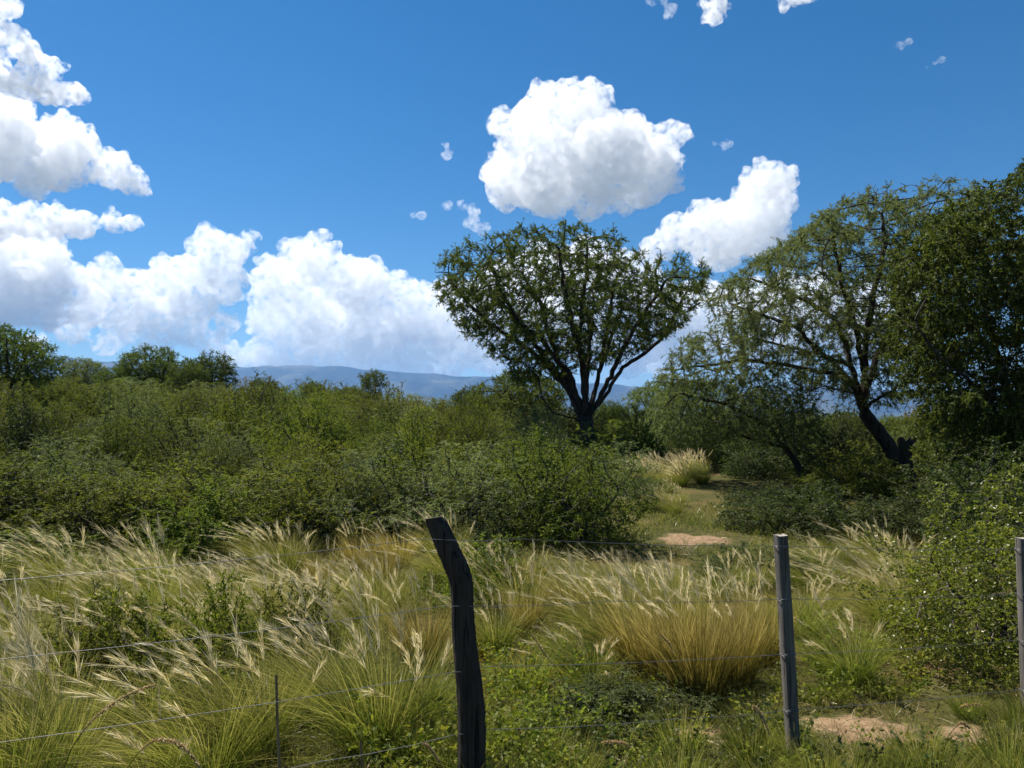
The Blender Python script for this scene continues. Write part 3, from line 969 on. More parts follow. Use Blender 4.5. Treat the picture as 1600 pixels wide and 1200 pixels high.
T_ROUND = proto_tree('tree', 51, [(1.3, 0.7), (2.0, 1.7), (3.2, 1.9), (4.2, 1.4), (4.7, 0.4)], LEAF_TREE, 1500)
T_BROAD = proto_tree('tree', 52, [(0.9, 1.2), (1.8, 2.4), (3.0, 2.7), (3.8, 1.9), (4.3, 0.7)], LEAF_TREE, 1900)
T_SLIM = proto_tree('tree', 53, [(1.5, 0.6), (2.5, 1.2), (3.8, 1.5), (4.8, 1.2), (5.2, 0.4)], LEAF_TREE, 1000)
T_OPEN = proto_tree('tree', 54, [(1.6, 0.8), (2.6, 2.0), (3.6, 2.4), (4.2, 1.8), (4.5, 0.9)], LEAF_PALE, 800, lambda p, g: g.uniform(size=len(p)) < 0.6)

FAR_TREES = [   # proto, column, distance, top row, label
    (T_BROAD, 240, 58, 537, 'bulky dark tree, broader of a pair rising above the thicket'),
    (T_ROUND, 332, 60, 544, 'dark tree with sky showing through its top, partner of the bulky tree'),
    (T_OPEN, 128, 66, 557, 'thin airy tree with see-through branches on the thicket crest'),
    (T_SLIM, 582, 66, 575, 'slim tree with a rounded top standing out against the mountains'),
    (T_ROUND, 736, 46, 598, 'small round dark tree poking above the bushes near the tall tree'),
    (T_ROUND, 412, 56, 586, 'rounded green tree at the end of the tree cluster'),
    (T_BROAD, 180, 62, 572, 'low bushy tree between the airy tree and the bulky tree'),
    (T_ROUND, 490, 68, 593, 'low round tree on the crest before the mountain foot'),
    (T_BROAD, 548, 60, 602, 'wide low tree at the foot of the slim tree'),
    (T_ROUND, 292, 54, 562, 'bushy tree filling the gap between the paired dark trees'),
    (T_BROAD, 812, 38, 572, 'dusky tree half hidden under the lowest limb of the tall tree'),
    (T_ROUND, 955, 44, 622, 'yellow-green tree seen past the trunk of the tall tree'),
    (T_OPEN, 1035, 36, 590, 'pale wispy tree between the tall tree and the leaning tree'),
    (T_BROAD, 1320, 34, 640, 'broad bush-like tree behind the trunk of the leaning tree'),
    (T_BROAD, 40, 52, 588, 'low wide tree under the spreading dark tree'),
    (T_BROAD, 1500, 24, 620, 'leafy tree behind the glossy shrub, under the dense dark tree'),
]
used = set()
for k, (pt, u, d, v, lab) in enumerate(FAR_TREES):
    g = G(u, d)
    Hh = {T_ROUND: 4.7, T_BROAD: 4.3, T_SLIM: 5.2, T_OPEN: 4.5}[pt]
    sc_ = (P(u, v, d).z - g.z) / (Hh + 0.15)
    rz = (k * 2.17) % 6.28
    if pt in used:
        o = copy_thing(pt, g, rz, sc_, lab)
    else:
        o = pt; used.add(pt)
        o.location = g; o.rotation_euler = (0, 0, rz); o.scale = (sc_,) * 3
    o['label'] = lab
    o['group'] = 'trees rising above the thicket'

# ------------------------------------------------------------------ landmarks, for telling look-alikes apart
LAND = [(G(916, 31), 'the tall fan-crowned tree'), (G(1430, 19.5), 'the leaning feathery tree'), (G(1590, 14.5), 'the dense dark tree'), (G(1262, 20.5), 'the small crooked tree'), (G(8, 38), 'the spreading dark tree')]
SHORT = ['the bulky dark tree', 'the tree with a see-through top', 'the thin airy tree', 'the slim tree', 'the small round tree', 'the rounded green tree', 'the low bushy crest tree', 'the low round crest tree',
         'the wide low tree', 'the tree between the dark pair', 'the dusky tree', 'the yellow-green tree', 'the pale wispy tree', 'the broad bush-like tree', 'the low wide tree', 'the leafy shaded tree']
LAND += [(G(f[1], f[2]), nm) for f, nm in zip(FAR_TREES, SHORT)]

def beside(x, y, marks):
    """'before/behind/beside <nearest landmark>' for a spot on the ground."""
    g, nm = min(marks, key=lambda m: (m[0][0] - x) ** 2 + (m[0][1] - y) ** 2)
    dx, dy = x - g[0], y - g[1]
    rel = 'beside' if abs(dx) > 1.2 * abs(dy) else ('behind' if dy > 0 else 'in front of')
    return f'{rel} {nm}'

# ------------------------------------------------------------------ shrubs
def shrub_proto(seed, w, h, leaf, nA, stems=6, ll=0.045, lw=0.011, leaves=12, per=3, reach=0.19, droop=0.2, keepf=None, low=0.06, step=0.085, tip=0.0028, tri=True, shoots=34):
    """A many-stemmed bush in metres round its own foot, half width w and height h."""
    rng = np.random.default_rng(seed)
    A = []
    lob = rng.normal(size=(12, 3)); lob[:, 2] = np.abs(lob[:, 2]); lob = unit(lob)
    lv = rng.uniform(-0.30, 0.26, 12)
    while len(A) < nA:
        p = rng.uniform((-1, -1, 0), (1, 1, 1))
        q = unit(p)
        R = 0.88 + (lv * np.exp(-((1 - lob @ q) * 9))).sum()
        if np.linalg.norm(p) < R and p[2] > low and (np.linalg.norm(p) > 0.35 or rng.uniform() < 0.5):
            A.append(p * np.array([w, w, h]))
    for k in range(shoots):
        a = rng.uniform(0, 2 * PI); el = rng.uniform(0.25, 1.5)
        q = np.array([math.cos(a) * math.cos(el), math.sin(a) * math.cos(el), math.sin(el)])
        for f in np.arange(0.7, rng.uniform(1.02, 1.2), 0.045):
            A.append((q * f + np.array([0, 0, (f - 0.7) * 0.25])) * np.array([w, w, h]) + rng.normal(0, 0.012, 3))
    skel = []
    for k in range(stems):
        a = k * 2 * PI / stems + rng.uniform(-0.4, 0.4); rr = rng.uniform(0.15, 0.6)
        skel.append([(0.05 * math.cos(a), 0.05 * math.sin(a), -0.08), (w * rr * 0.45 * math.cos(a), w * rr * 0.45 * math.sin(a), h * 0.3), (w * rr * math.cos(a), w * rr * math.sin(a), h * rng.uniform(0.5, 0.75))])
    N, par = colonize(np.array(A), skel, step * max(w, h) / 1.2, 1.2 * max(w, h), step * 1.15 * max(w, h) / 1.2, 110, 6000, 0.05, seed)
    r, kids = radii(N, par, tip * max(w, h), 2.3, cap=0.05)
    return finish_tree('shrub', (0, 0, 0), N, par, r, kids, rng, BARK_GREY, leaf, 'x', 'shrub', thin=tip * max(w, h) * 2.6, per=per, leaves=leaves, reach=reach, ll=ll, lw=lw,
                       droop=droop, flare=0, rough=0.0, keep=keepf, sides=((0.0, 3), (0.02, 5)), base_name='stem', crown_name='foliage', tri=tri)

S_OLIVE = shrub_proto(101, 1.25, 1.7, LEAF_OLIVE, 1500)
S_OLIVE2 = shrub_proto(102, 1.35, 1.45, LEAF_OLIVE, 1500, 7)
S_OLIVE3 = shrub_proto(103, 1.1, 1.9, LEAF_OLIVE, 1400, 5)
S_FEATHER = shrub_proto(104, 1.4, 1.8, LEAF_PALE, 1100, 6, ll=0.055, lw=0.007, leaves=14, reach=0.24, droop=0.5)
S_FRESH = shrub_proto(105, 1.2, 1.3, LEAF_FRESH, 1300, 7, ll=0.045, lw=0.013)
S_DARK = shrub_proto(106, 1.25, 1.5, LEAF_DARK, 1600, 7, ll=0.042, lw=0.012)
S_YELLOW = shrub_proto(107, 1.0, 1.3, LEAF_YELLOW, 700, 6, ll=0.045, lw=0.011)
PROTO_H = {S_OLIVE: 2.0, S_OLIVE2: 1.72, S_OLIVE3: 2.2, S_FEATHER: 2.15, S_FRESH: 1.55, S_DARK: 1.78, S_YELLOW: 1.55}
SHRUB_TXT = {S_OLIVE: 'dense olive-green', S_OLIVE2: 'low spreading olive-green', S_OLIVE3: 'upright olive-green', S_FEATHER: 'feathery grey-green', S_FRESH: 'bright yellow-green', S_DARK: 'dark green', S_YELLOW: 'yellowing thin-leaved'}
proto_used = set()

shrubs_placed = []

def put_shrub(pt, x, y, sxy, sz, rz, label, group):
    loc = (x, y, tz(x, y) - 0.02)
    if pt in proto_used:
        o = copy_thing(pt, loc, rz, (sxy, sxy, sz), label, group)
    else:
        o = pt; proto_used.add(pt)
        o.location = loc; o.rotation_euler = (0, 0, rz); o.scale = (sxy, sxy, sz)
        o['label'] = label; o['group'] = group
    shrubs_placed.append((x, y))
    return o

rnd = random.Random(5)
# front rank of the thicket and the bushes round the clearing: column, distance, top row, width factor, kind, label
FRONT = [
    (-30, 10.8, 712, 1.1, S_OLIVE, 'dense olive bush at the end of the thicket front behind pale plumed grass'),
    (70, 11.6, 705, 1.1, S_OLIVE3, 'upright olive bush in the thicket front behind the tallest plumes'),
    (165, 10.9, 735, 1.0, S_OLIVE2, 'low olive bush in the thicket front with small yellow leaves beside it'),
    (265, 11.8, 712, 1.1, S_OLIVE, 'full olive bush in the thicket front under the bulky dark tree'),
    (330, 10.4, 752, 0.8, S_FRESH, 'bright yellow-green bush at the foot of the thicket'),
    (405, 11.5, 720, 1.1, S_OLIVE3, 'upright olive bush between two low bushes of the thicket front'),
    (490, 10.9, 728, 0.9, S_OLIVE2, 'low olive bush behind the feathery golden tussocks'),
    (560, 11.4, 705, 1.0, S_FEATHER, 'grey-green feathery bush with dry grass at its foot'),
    (640, 11.8, 700, 1.1, S_OLIVE, 'olive bush behind the tilted top of the crooked post'),
    (735, 11.6, 690, 1.1, S_FEATHER, 'wispy grey-green bush with thin bare stems beside the wide dark bush'),
    (835, 11.8, 672, 0.95, S_OLIVE, 'tall rounded bush in front of the trunk of the tall tree'),
    (905, 11.0, 680, 0.85, S_OLIVE3, 'wide bush casting deep shade beside the clearing'),
    (962, 15.5, 690, 0.7, S_FEATHER, 'soft grey-green bush at the edge of the pale straw clearing'),
    (1215, 12.6, 752, 0.9, S_DARK, 'dark green bush beside the reddish bare soil'),
    (1290, 12.0, 752, 0.9, S_DARK, 'dark green bush straight behind the square grey post'),
    (1350, 11.5, 772, 0.85, S_DARK, 'dark green bush at the foot of the leaning tree'),
    (1185, 16.0, 752, 0.6, S_DARK, 'dark green bush under the small crooked tree'),
    (1470, 14.0, 745, 0.8, S_DARK, 'dark green bush behind the broken snag'),
    (1530, 11.8, 690, 1.1, S_DARK, 'tall dark bush in the shade of the dense tree'),
    (1610, 10.0, 680, 1.1, S_DARK, 'shaded dark bush behind the second grey post'),
    (20, 8.2, 832, 0.9, S_FRESH, 'small fresh green bush among the plumed grass'),
    (150, 5.0, 915, 0.36, S_OLIVE3, 'small olive bush among the tussocks at the fence end'),
    (205, 4.9, 925, 0.42, S_FRESH, 'small leafy green bush among the tussocks at the fence end'),
    (345, 5.2, 905, 0.36, S_FRESH, 'small leafy green bush between golden tussocks'),
    (470, 5.6, 905, 0.36, S_OLIVE2, 'small dull green bush behind the arching tussocks'),
    (765, 7.6, 838, 0.55, S_FRESH, 'small bright bush just behind the crooked post'),
    (1170, 8.6, 848, 0.5, S_DARK, 'low dark bush beside the square grey post'),
    (985, 4.75, 1052, 0.45, S_DARK, 'knee-high dark bush in the bare soil spot'),
    (925, 4.55, 1075, 0.4, S_DARK, 'small low dark bush beside the knee-high one'),
]
for u, d, v, wf, pt, lab in FRONT:
    g = G(u, d)
    sz = (P(u, v, d).z - g.z) / (PROTO_H[pt] * 1.0)
    sxy = wf if d > 7 else wf
    put_shrub(pt, g.x, g.y, sxy * rnd.uniform(0.95, 1.1), sz, rnd.uniform(0, 6.28), lab, 'bushes at the thicket edge')

LAND += [(G(FRONT[i][0], FRONT[i][1]), nm) for i, nm in ((1, 'the upright bush behind tall plumes'), (3, 'the full olive front bush'), (5, 'the upright olive front bush'), (7, 'the feathery front bush'),
         (9, 'the wispy grey-green bush'), (10, 'the tall rounded bush'), (12, 'the soft clearing-edge bush'), (17, 'the dark bush behind the snag'), (18, 'the tall shaded bush'))]
# the thicket behind, bush upon bush up the rise
cand = 0
KINDW = [S_OLIVE] * 5 + [S_OLIVE2] * 5 + [S_OLIVE3] * 4 + [S_FEATHER] * 4 + [S_FRESH] * 1 + [S_YELLOW] * 1 + [S_DARK] * 3
hidden_zone = lambda u, d: (930 < u < 1185 and d < 25) or (1140 < u < 1310 and d < 22)
while cand < 14000 and len(shrubs_placed) < 318:
    cand += 1
    d = 12.0 + 62.0 * rnd.random() ** 1.25
    r_ = rnd.uniform(-0.74, 0.74)
    x = r_ * d
    u = 800 + r_ * F
    if hidden_zone(u, d): continue
    if u > 1150 and d < 17.5: continue
    if u > 1330 and 17 < d < 21.5 and u < 1500: continue
    sp = 1.62 + 0.050 * (d - 11)
    if any((x - a) ** 2 + (d - b) ** 2 < sp * sp for a, b in shrubs_placed): continue
    if (x - 2.95) ** 2 + (d - 31) ** 2 < 1.2: continue
    pt = rnd.choice(KINDW)
    s = sp / 1.95 * rnd.uniform(0.75, 1.2)
    hh = (1.35 + 0.020 * (d - 11)) * rnd.choice((0.72, 0.85, 0.95, 1.05, 1.2, 1.38)) * rnd.uniform(0.94, 1.06)
    if u > 1000: hh *= 0.95
    if 820 < u < 1010 and d < 31: hh *= 0.85
    if d > 38: hh *= 0.84
    if pt is S_YELLOW: s *= 0.7; hh *= 0.9
    where = beside(x, d, LAND)
    size = 'tall ' if hh > 1.85 else ('short ' if hh < 1.3 else '')
    put_shrub(pt, x, d, s, hh / PROTO_H[pt], rnd.uniform(0, 6.28), f'{size}{SHRUB_TXT[pt]} bush {where}', 'thicket bushes')
print('SHRUBS', len(shrubs_placed), cand)

# the glossy shrub by the fence, with its own fine leaves
def glossy_shrub():
    e = shrub_proto(120, 1.12, 1.40, LEAF_GLOSSY, 3000, 9, ll=0.026, lw=0.0075, leaves=10, per=3, reach=0.12, droop=0.05, low=0.03, step=0.060, tip=0.0016, tri=False, shoots=60,
                    keepf=lambda p, g: g.uniform(size=len(p)) < np.clip((clumped(p, 0.28, 9) - 0.20) * 4.5, 0.10, 1.0))
    g = G(1560, 5.8)
    e.location = g; e.rotation_euler = (0, 0, 0.6); e.scale = (0.98, 0.98, 0.80)
    e['label'] = 'glossy small-leaved shrub glittering behind the fence wires'
    return e
glossy_shrub()

# ------------------------------------------------------------------ grass
GRASS_GOLD = grass_material('golden_grass', (0.080, 0.122, 0.012), (0.205, 0.220, 0.030), (0.44, 0.38, 0.10))
GRASS_GREEN = grass_material('green_grass', (0.065, 0.105, 0.011), (0.170, 0.205, 0.024), (0.40, 0.36, 0.085))
GRASS_RUST = grass_material('russet_grass', (0.10, 0.105, 0.016), (0.29, 0.225, 0.042), (0.54, 0.425, 0.13))
PLUME = grass_material('pale_plume', (0.40, 0.32, 0.10), (0.58, 0.47, 0.20), (0.80, 0.71, 0.46), 0.55, 0.15)
FOXTAIL = grass_material('foxtail_head', (0.32, 0.22, 0.09), (0.48, 0.34, 0.15), (0.62, 0.47, 0.25), 0.4, 0.1)

def ribbons(base, d0, ln, bend, wd_, K, rng, taper=0.85):
    """Curved tapering blades; bend is a (n,3) pull added towards the tip. Returns verts, quads, t, rnd and the centre lines."""
    n = len(base)
    t = np.linspace(0, 1, K)
    C = base[:, None] + d0[:, None] * (ln[:, None] * t)[..., None] + bend[:, None] * ((ln[:, None]) * t[None] ** 2.1)[..., None]
    tan = unit(np.gradient(C, axis=1))
    a = rng.normal(size=(n, 1, 3))
    side = unit(np.cross(tan, a))
    w = wd_[:, None] * (1 - taper * t[None] ** 1.4)
    V = np.stack([C - side * w[..., None], C + side * w[..., None]], 2).reshape(-1, 3)
    i = (np.arange(n) * K * 2)[:, None] + (np.arange(K - 1) * 2)[None]
    q = np.stack([i, i + 1, i + 3, i + 2], -1).reshape(-1, 4)
    tv = np.repeat(np.tile(t, n), 2)
    rv = np.repeat(rng.uniform(0, 1, n), K * 2)
    return V, q, tv, rv, C

def tussock_proto(seed, h, spread, nb, npl, mat, wind=(-0.5, 0.0), plume_len=0.24, straight=1.0):
    rng = np.random.default_rng(seed)
    e = bpy.data.objects.new('grass_tussock', None); COL.objects.link(e)
    a = rng.uniform(0, 2 * PI, nb); rr = np.sqrt(rng.uniform(0, 1, nb)) * 0.13
    base = np.stack([np.cos(a) * rr, np.sin(a) * rr, np.full(nb, -0.02)], 1)
    tilt = np.abs(rng.normal(0, 0.26 * spread, nb)) + rr * 1.2
    d0 = unit(np.stack([np.cos(a) * tilt, np.sin(a) * tilt, np.ones(nb)], 1))
    ln = h * rng.uniform(0.45, 1.02, nb)
    flat = rng.uniform(size=nb) < 0.10                   # broken and flattened stems
    d0[flat] = unit(d0[flat] * np.array([1, 1, 0.25]) + rng.normal(0, 0.45, (int(flat.sum()), 3)) * np.array([1, 1, 0.2]))
    wx, wy = wind
    k = rng.uniform(0.15, 0.75, nb)[:, None]
    bend = np.stack([np.cos(a) * 0.45 * spread + wx * 0.7, np.sin(a) * 0.45 * spread + wy, -0.42 - 0.2 * rng.uniform(size=nb)], 1) * k * straight
    V, q, t, r_, C = ribbons(base, d0, ln, bend, rng.uniform(0.0011, 0.0024, nb), 6, rng)
    t = t * np.repeat(ln / h, 12)
    link('blades', mesh_np('blades', V, q, {'t': t, 'rnd': r_}, mat), e)
    if npl:
        a = rng.uniform(0, 2 * PI, npl); rr = np.sqrt(rng.uniform(0, 1, npl)) * 0.10
        base = np.stack([np.cos(a) * rr, np.sin(a) * rr, np.full(npl, 0.0)], 1)
        tilt = np.abs(rng.normal(0, 0.22 * spread, npl))
        d0 = unit(np.stack([np.cos(a) * tilt + wx * 0.12, np.sin(a) * tilt, np.ones(npl)], 1))
        ln = h * rng.uniform(0.9, 1.32, npl)
        k = rng.uniform(0.25, 0.8, npl)[:, None]
        bend = np.stack([np.cos(a) * 0.3 * spread + wx, np.sin(a) * 0.3 * spread + wy, np.full(npl, -0.40)], 1) * k
        V, q, t, r_, C = ribbons(base, d0, ln, bend, np.full(npl, 0.0011), 8, rng, 0.5)
        # feathery awns along the last part of each stalk
        na = 44
        f = rng.uniform(0.70, 1.0, (npl, na))
        pos = f * 7; i0 = np.minimum(pos.astype(int), 6); fr = (pos - i0)[..., None]
        ii = np.arange(npl)[:, None]
        p0 = C[ii, i0] * (1 - fr) + C[ii, i0 + 1] * fr
        tg = unit(C[ii, i0 + 1] - C[ii, i0])
        dd = unit(tg * 1.0 + rng.normal(size=p0.shape) * 0.15 + np.array([wx * 0.12, 0, -0.04]))
        al = plume_len * 0.46 * rng.uniform(0.5, 1.2, npl * na)
        LV, lq = leaf_quads(p0.reshape(-1, 3), dd.reshape(-1, 3), al, np.full(npl * na, 0.0013) * rng.uniform(0.7, 1.5, npl * na), rng)
        tt = np.concatenate([t * 0.35, np.repeat(rng.uniform(0.35, 1.0, npl * na), 4)])
        rv = np.concatenate([r_, np.repeat(rng.uniform(0, 1, npl * na), 4)])
        link('plumes', mesh_np('plumes', np.concatenate([V, LV]), np.concatenate([q, lq + len(V)]), {'t': tt, 'rnd': rv}, PLUME), e)
    tag(e, 'x', 'grass tussock')
    return e

W = (-0.55, -0.05)
G_GOLD1 = tussock_proto(201, 0.80, 1.0, 1050, 15, GRASS_GOLD, W)
G_GOLD2 = tussock_proto(202, 0.72, 1.25, 1000, 11, GRASS_GOLD, W)
G_PLUME = tussock_proto(203, 0.86, 0.9, 1000, 30, GRASS_GREEN, W, 0.30)
G_PLUME2 = tussock_proto(204, 0.78, 1.15, 1000, 25, GRASS_GOLD, (-0.75, 0.1), 0.30)
G_GREEN = tussock_proto(205, 0.66, 1.3, 1000, 9, GRASS_GREEN, W)
G_GREEN2 = tussock_proto(206, 0.42, 1.0, 520, 0, GRASS_GREEN, (-0.2, 0), 0.2, 0.7)
G_RUST = tussock_proto(207, 0.82, 0.58, 1000, 9, GRASS_RUST, (-0.25, 0), 0.22, 0.7)
G_RUST2 = tussock_proto(208, 0.74, 0.72, 900, 6, GRASS_RUST, (-0.35, 0), 0.22, 0.8)
TT = {G_GOLD1: 'golden', G_GOLD2: 'spreading golden', G_PLUME: 'tall white-plumed', G_PLUME2: 'wind-bent pale-plumed', G_GREEN: 'green arching', G_GREEN2: 'short green', G_RUST: 'upright russet', G_RUST2: 'russet'}
tus_used = set()
tussocks = []

MARKS = [(G(f[0], f[1]), nm) for f, nm in ((FRONT[0], 'the thicket-end olive bush'), (FRONT[2], 'the low olive front bush'), (FRONT[4], 'the bright yellow-green bush'), (FRONT[6], 'the low olive bush'), (FRONT[8], 'the bush at the post top'),
         (FRONT[11], 'the wide shading bush'), (FRONT[13], 'the dark bush by the bare soil'), (FRONT[14], 'the dark bush behind the grey post'))]
MARKS += [(G(730, 3.46), 'the crooked post'), (G(1240, 4.08), 'the square grey post'), (G(1560, 5.8), 'the glossy shrub'), (G(437, 3.2), 'the thin stake'), (G(1085, 5.05), 'the big russet tussock'), (G(1340, 4.45), 'the bare sand by the grey post'),
          (G(820, 5.2), 'the lone short green tuft'), (G(85, 3.75), 'the pale drooping tussock'), (G(1075, 4.5), 'the small sandy spot'), (G(1080, 11.3), 'the reddish bare soil'), (G(205, 4.9), 'the small leafy bush'), (G(1262, 20.5), 'the small crooked tree')]
MARKS += [(G(330, 3.75), 'the spreading golden stake tussock'), (G(590, 3.95), 'the golden green post tussock'), (G(1315, 5.25), 'the green fountain tussock'), (G(1390, 6.6), 'the plumed tussock at the glossy shrub'),
          (G(1000, 5.6), 'the golden tussock beside russet grass'), (G(150, 5.0), 'the small olive bush'), (G(345, 5.2), 'the leafy bush between golden tussocks'), (G(470, 5.6), 'the small dull green bush'),
          (G(765, 7.6), 'the small bright bush'), (G(1170, 8.6), 'the low dark bush'), (G(985, 4.75), 'the knee-high dark bush'), (G(20, 8.2), 'the small fresh green bush'), (G(660, 5.9), 'the narrow golden tussock'),
          (G(962, 15.5), 'the soft clearing-edge bush'), (G(1365, 11.5), 'the dark bush under the leaning tree')]

def put_tussock(pt, x, y, s, rz, label, group):
    loc = (x, y, tz(x, y))
    if pt in tus_used:
        o = copy_thing(pt, loc, rz, s, label, group)
    else:
        o = pt; tus_used.add(pt); o.location = loc; o.rotation_euler = (0, 0, rz); o.scale = s if isinstance(s, tuple) else (s,) * 3
        o['label'] = label; o['group'] = group
    tussocks.append((x, y))
    return o

HERO = [  # column, distance, kind, scale, label
    (10, 3.35, G_PLUME, 1.05, 'tall plumed tussock hanging over the lowest wires at the fence end'),
    (85, 3.75, G_PLUME2, 1.0, 'pale drooping tussock beside the tall plumed one at the fence end'),
    (330, 3.75, G_GOLD2, 0.98, 'spreading golden tussock around the thin fence stake'),
    (410, 4.05, G_GOLD1, 0.92, 'golden tussock behind the thin fence stake'),
    (590, 3.95, G_GOLD1, 0.98, 'golden green tussock just before the crooked post'),
    (640, 4.25, G_GREEN, 1.0, 'arching green tussock touching the crooked post'),
    (510, 4.6, G_GREEN, 1.05, 'green-based tussock with fine arching plumes behind the golden ones'),
    (660, 5.9, G_RUST2, 0.95, 'narrow golden tussock behind the crooked post'),
    (820, 5.2, G_GREEN2, 0.85, 'short green tuft alone in the low grass'),
    (1000, 5.6, G_RUST2, 1.05, 'golden tussock beside the big russet one'),
    (1085, 5.05, G_RUST, 1.05, 'big russet tussock with reddish stems'),
    (1042, 5.35, G_RUST, 0.92, 'upright golden-brown tussock joined to the big russet one'),
    (1185, 5.75, G_RUST2, 0.95, 'narrow golden tussock touching the square grey post'),
    (960, 6.0, G_GOLD1, 0.9, 'golden tussock at the open end of the russet group'),
    (1140, 5.3, G_RUST, 0.9, 'russet tussock between the big one and the square grey post'),
    (1040, 6.2, G_GOLD1, 1.0, 'golden tussock behind the russet group'),
    (1315, 5.25, G_GREEN, 0.9, 'green fountain tussock between the square post and glossy shrub'),
    (1390, 6.6, G_PLUME2, 0.9, 'pale plumed tussock leaning against the glossy shrub'),
    (250, 3.5, G_GREEN, 0.7, 'low green tussock under the golden spread'),
    (1250, 6.4, G_GREEN, 0.8, 'green tussock just behind the square grey post'),
]
for u, d, pt, s, lab in HERO:
    g = G(u, d)
    put_tussock(pt, g.x, g.y, s, rnd.uniform(-0.5, 0.5), lab, 'grass tussocks by the fence')

def fill(n, u0, u1, d0, d1, kinds, smin, smax, gap, where, grp):
    k = 0; tries = 0
    while k < n and tries < 4000:
        tries += 1
        d = math.sqrt(rnd.uniform(d0 * d0, d1 * d1)); u = rnd.uniform(u0, u1)
        g = G(u, d)
        if any((g.x - a) ** 2 + (g.y - b) ** 2 < gap * gap for a, b in tussocks): continue
        if any(((g.x - a) / (rx + 0.12)) ** 2 + ((g.y - b) / (ry + 0.12)) ** 2 < 1 for a, b, rx, ry in SAND_SPOTS): continue
        pt = rnd.choice(kinds)
        sz_ = rnd.uniform(smin, smax)
        put_tussock(pt, g.x, g.y, (lambda q: (q * rnd.uniform(0.85, 1.2), q * rnd.uniform(0.85, 1.2), q * rnd.uniform(0.85, 1.1)))(sz_), rnd.uniform(-1.0, 1.0), f'{"large " if sz_ > smin + 0.7 * (smax - smin) else "small " if sz_ < smin + 0.3 * (smax - smin) else ""}{TT[pt]} grass tussock {beside(g.x, g.y, MARKS)}', 'grass tussocks beyond the fence')
        k += 1

fill(26, -60, 640, 5.8, 7.8, [G_PLUME, G_PLUME2, G_GOLD1, G_GOLD2, G_PLUME2], 0.54, 0.80, 0.40, 'in the plumed belt before the thicket', 'tussocks of the plumed belt')
fill(8, -60, 640, 4.1, 5.6, [G_GOLD2, G_GREEN, G_PLUME, G_GREEN], 0.6, 0.9, 0.5, 'between the fence and the plumed belt', 'tussocks behind the fence')
fill(20, 770, 1190, 6.2, 8.2, [G_GOLD1, G_RUST2, G_GOLD2, G_GREEN], 0.6, 0.85, 0.5, 'in the row before the dark bushes', 'tussocks before the dark bushes')
fill(8, 800, 960, 4.9, 6.3, [G_GREEN2, G_GREEN2, G_GREEN], 0.5, 0.8, 0.35, 'on the open green between the posts', 'tussocks on the open green')
fill(12, 1240, 1420, 6.4, 9.5, [G_GREEN, G_GOLD2, G_GOLD1], 0.6, 0.85, 0.4, 'between the square post and dark bushes', 'tussocks behind the square post')
fill(22, 985, 1105, 19.5, 24.0, [G_PLUME, G_PLUME2, G_PLUME], 0.6, 0.82, 0.45, 'in the pale straw strip of the clearing', 'tussocks in the clearing')
fill(10, 950, 1060, 13.0, 18.0, [G_GOLD1, G_GOLD2, G_GREEN], 0.45, 0.65, 0.5, 'on the grassy floor of the clearing', 'tussocks on the clearing floor')
fill(8, 430, 720, 8.4, 9.6, [G_RUST2, G_GOLD1], 0.8, 1.0, 0.5, 'against the foot of the thicket', 'tussocks at the thicket foot')
pass

def ground_grass():
    """The short sward nobody could count: fine blades rooted all over the near ground."""
    rng = np.random.default_rng(77)
    n = 130000
    d = 2.9 + (rng.uniform(0, 1, n) ** 1.35) * 13.5
    r_ = rng.uniform(-0.76, 0.76, n)
    x = r_ * d; u = 800 + r_ * F
    clump = np.sin(x * 2.3 + 1) * np.cos(d * 1.9) + 0.6 * np.sin(x * 5.1 - d * 3.3) + 0.5 * np.sin(x * 9.7 + d * 8.1)
    ok = rng.uniform(size=n) < np.clip(0.62 + clump * 0.3, 0.12, 1)
    for a, b, rx, ry in SAND_SPOTS:
        q = ((x - a) / rx) ** 2 + ((d - b) / ry) ** 2
        ok &= rng.uniform(size=n) < np.clip((q - 0.30) * 1.4, 0.20, 1)
    x, d, u = x[ok], d[ok], u[ok]; clump = clump[ok]
    n = len(x)
    a = rng.uniform(0, 2 * PI, n); tl = np.abs(rng.normal(0, 0.45, n))
    base = np.stack([x, d, terrain(x, d) - 0.01], 1)
    d0 = unit(np.stack([np.cos(a) * tl, np.sin(a) * tl, np.ones(n)], 1))
    ln = rng.uniform(0.06, 0.20, n) * (1 + 0.35 * np.clip(clump, -0.8, 1.2)) * np.where(u > 760, 0.9, 1.1)
    bend = np.stack([np.cos(a) * 0.5 - 0.1, np.sin(a) * 0.5, np.full(n, -0.35)], 1) * rng.uniform(0.2, 0.9, n)[:, None]
    V, q, t, rv, C = ribbons(base, d0, ln, bend, rng.uniform(0.0014, 0.003, n) * np.clip(d / 6, 0.9, 2.2), 3, rng, 0.9)
    dry = 0.5 + 0.5 * np.sin(x * 1.7 + 0.6) * np.cos(d * 1.1 + x * 0.8)
    rv = np.clip(rng.uniform(0, 1, n) * 0.7 + dry * 0.45, 0, 1)
    m = grass_material('short_grass', (0.078, 0.112, 0.013), (0.205, 0.220, 0.030), (0.44, 0.37, 0.11), 0.45, 0.0)
    o = link('ground_grass', mesh_np('ground_grass', V, q, {'t': t * 0.75, 'rnd': np.repeat(rv, 6)}, m))
    tag(o, 'short mixed green and yellowed grass carpeting the ground', 'grass', kind='stuff')

ground_grass()

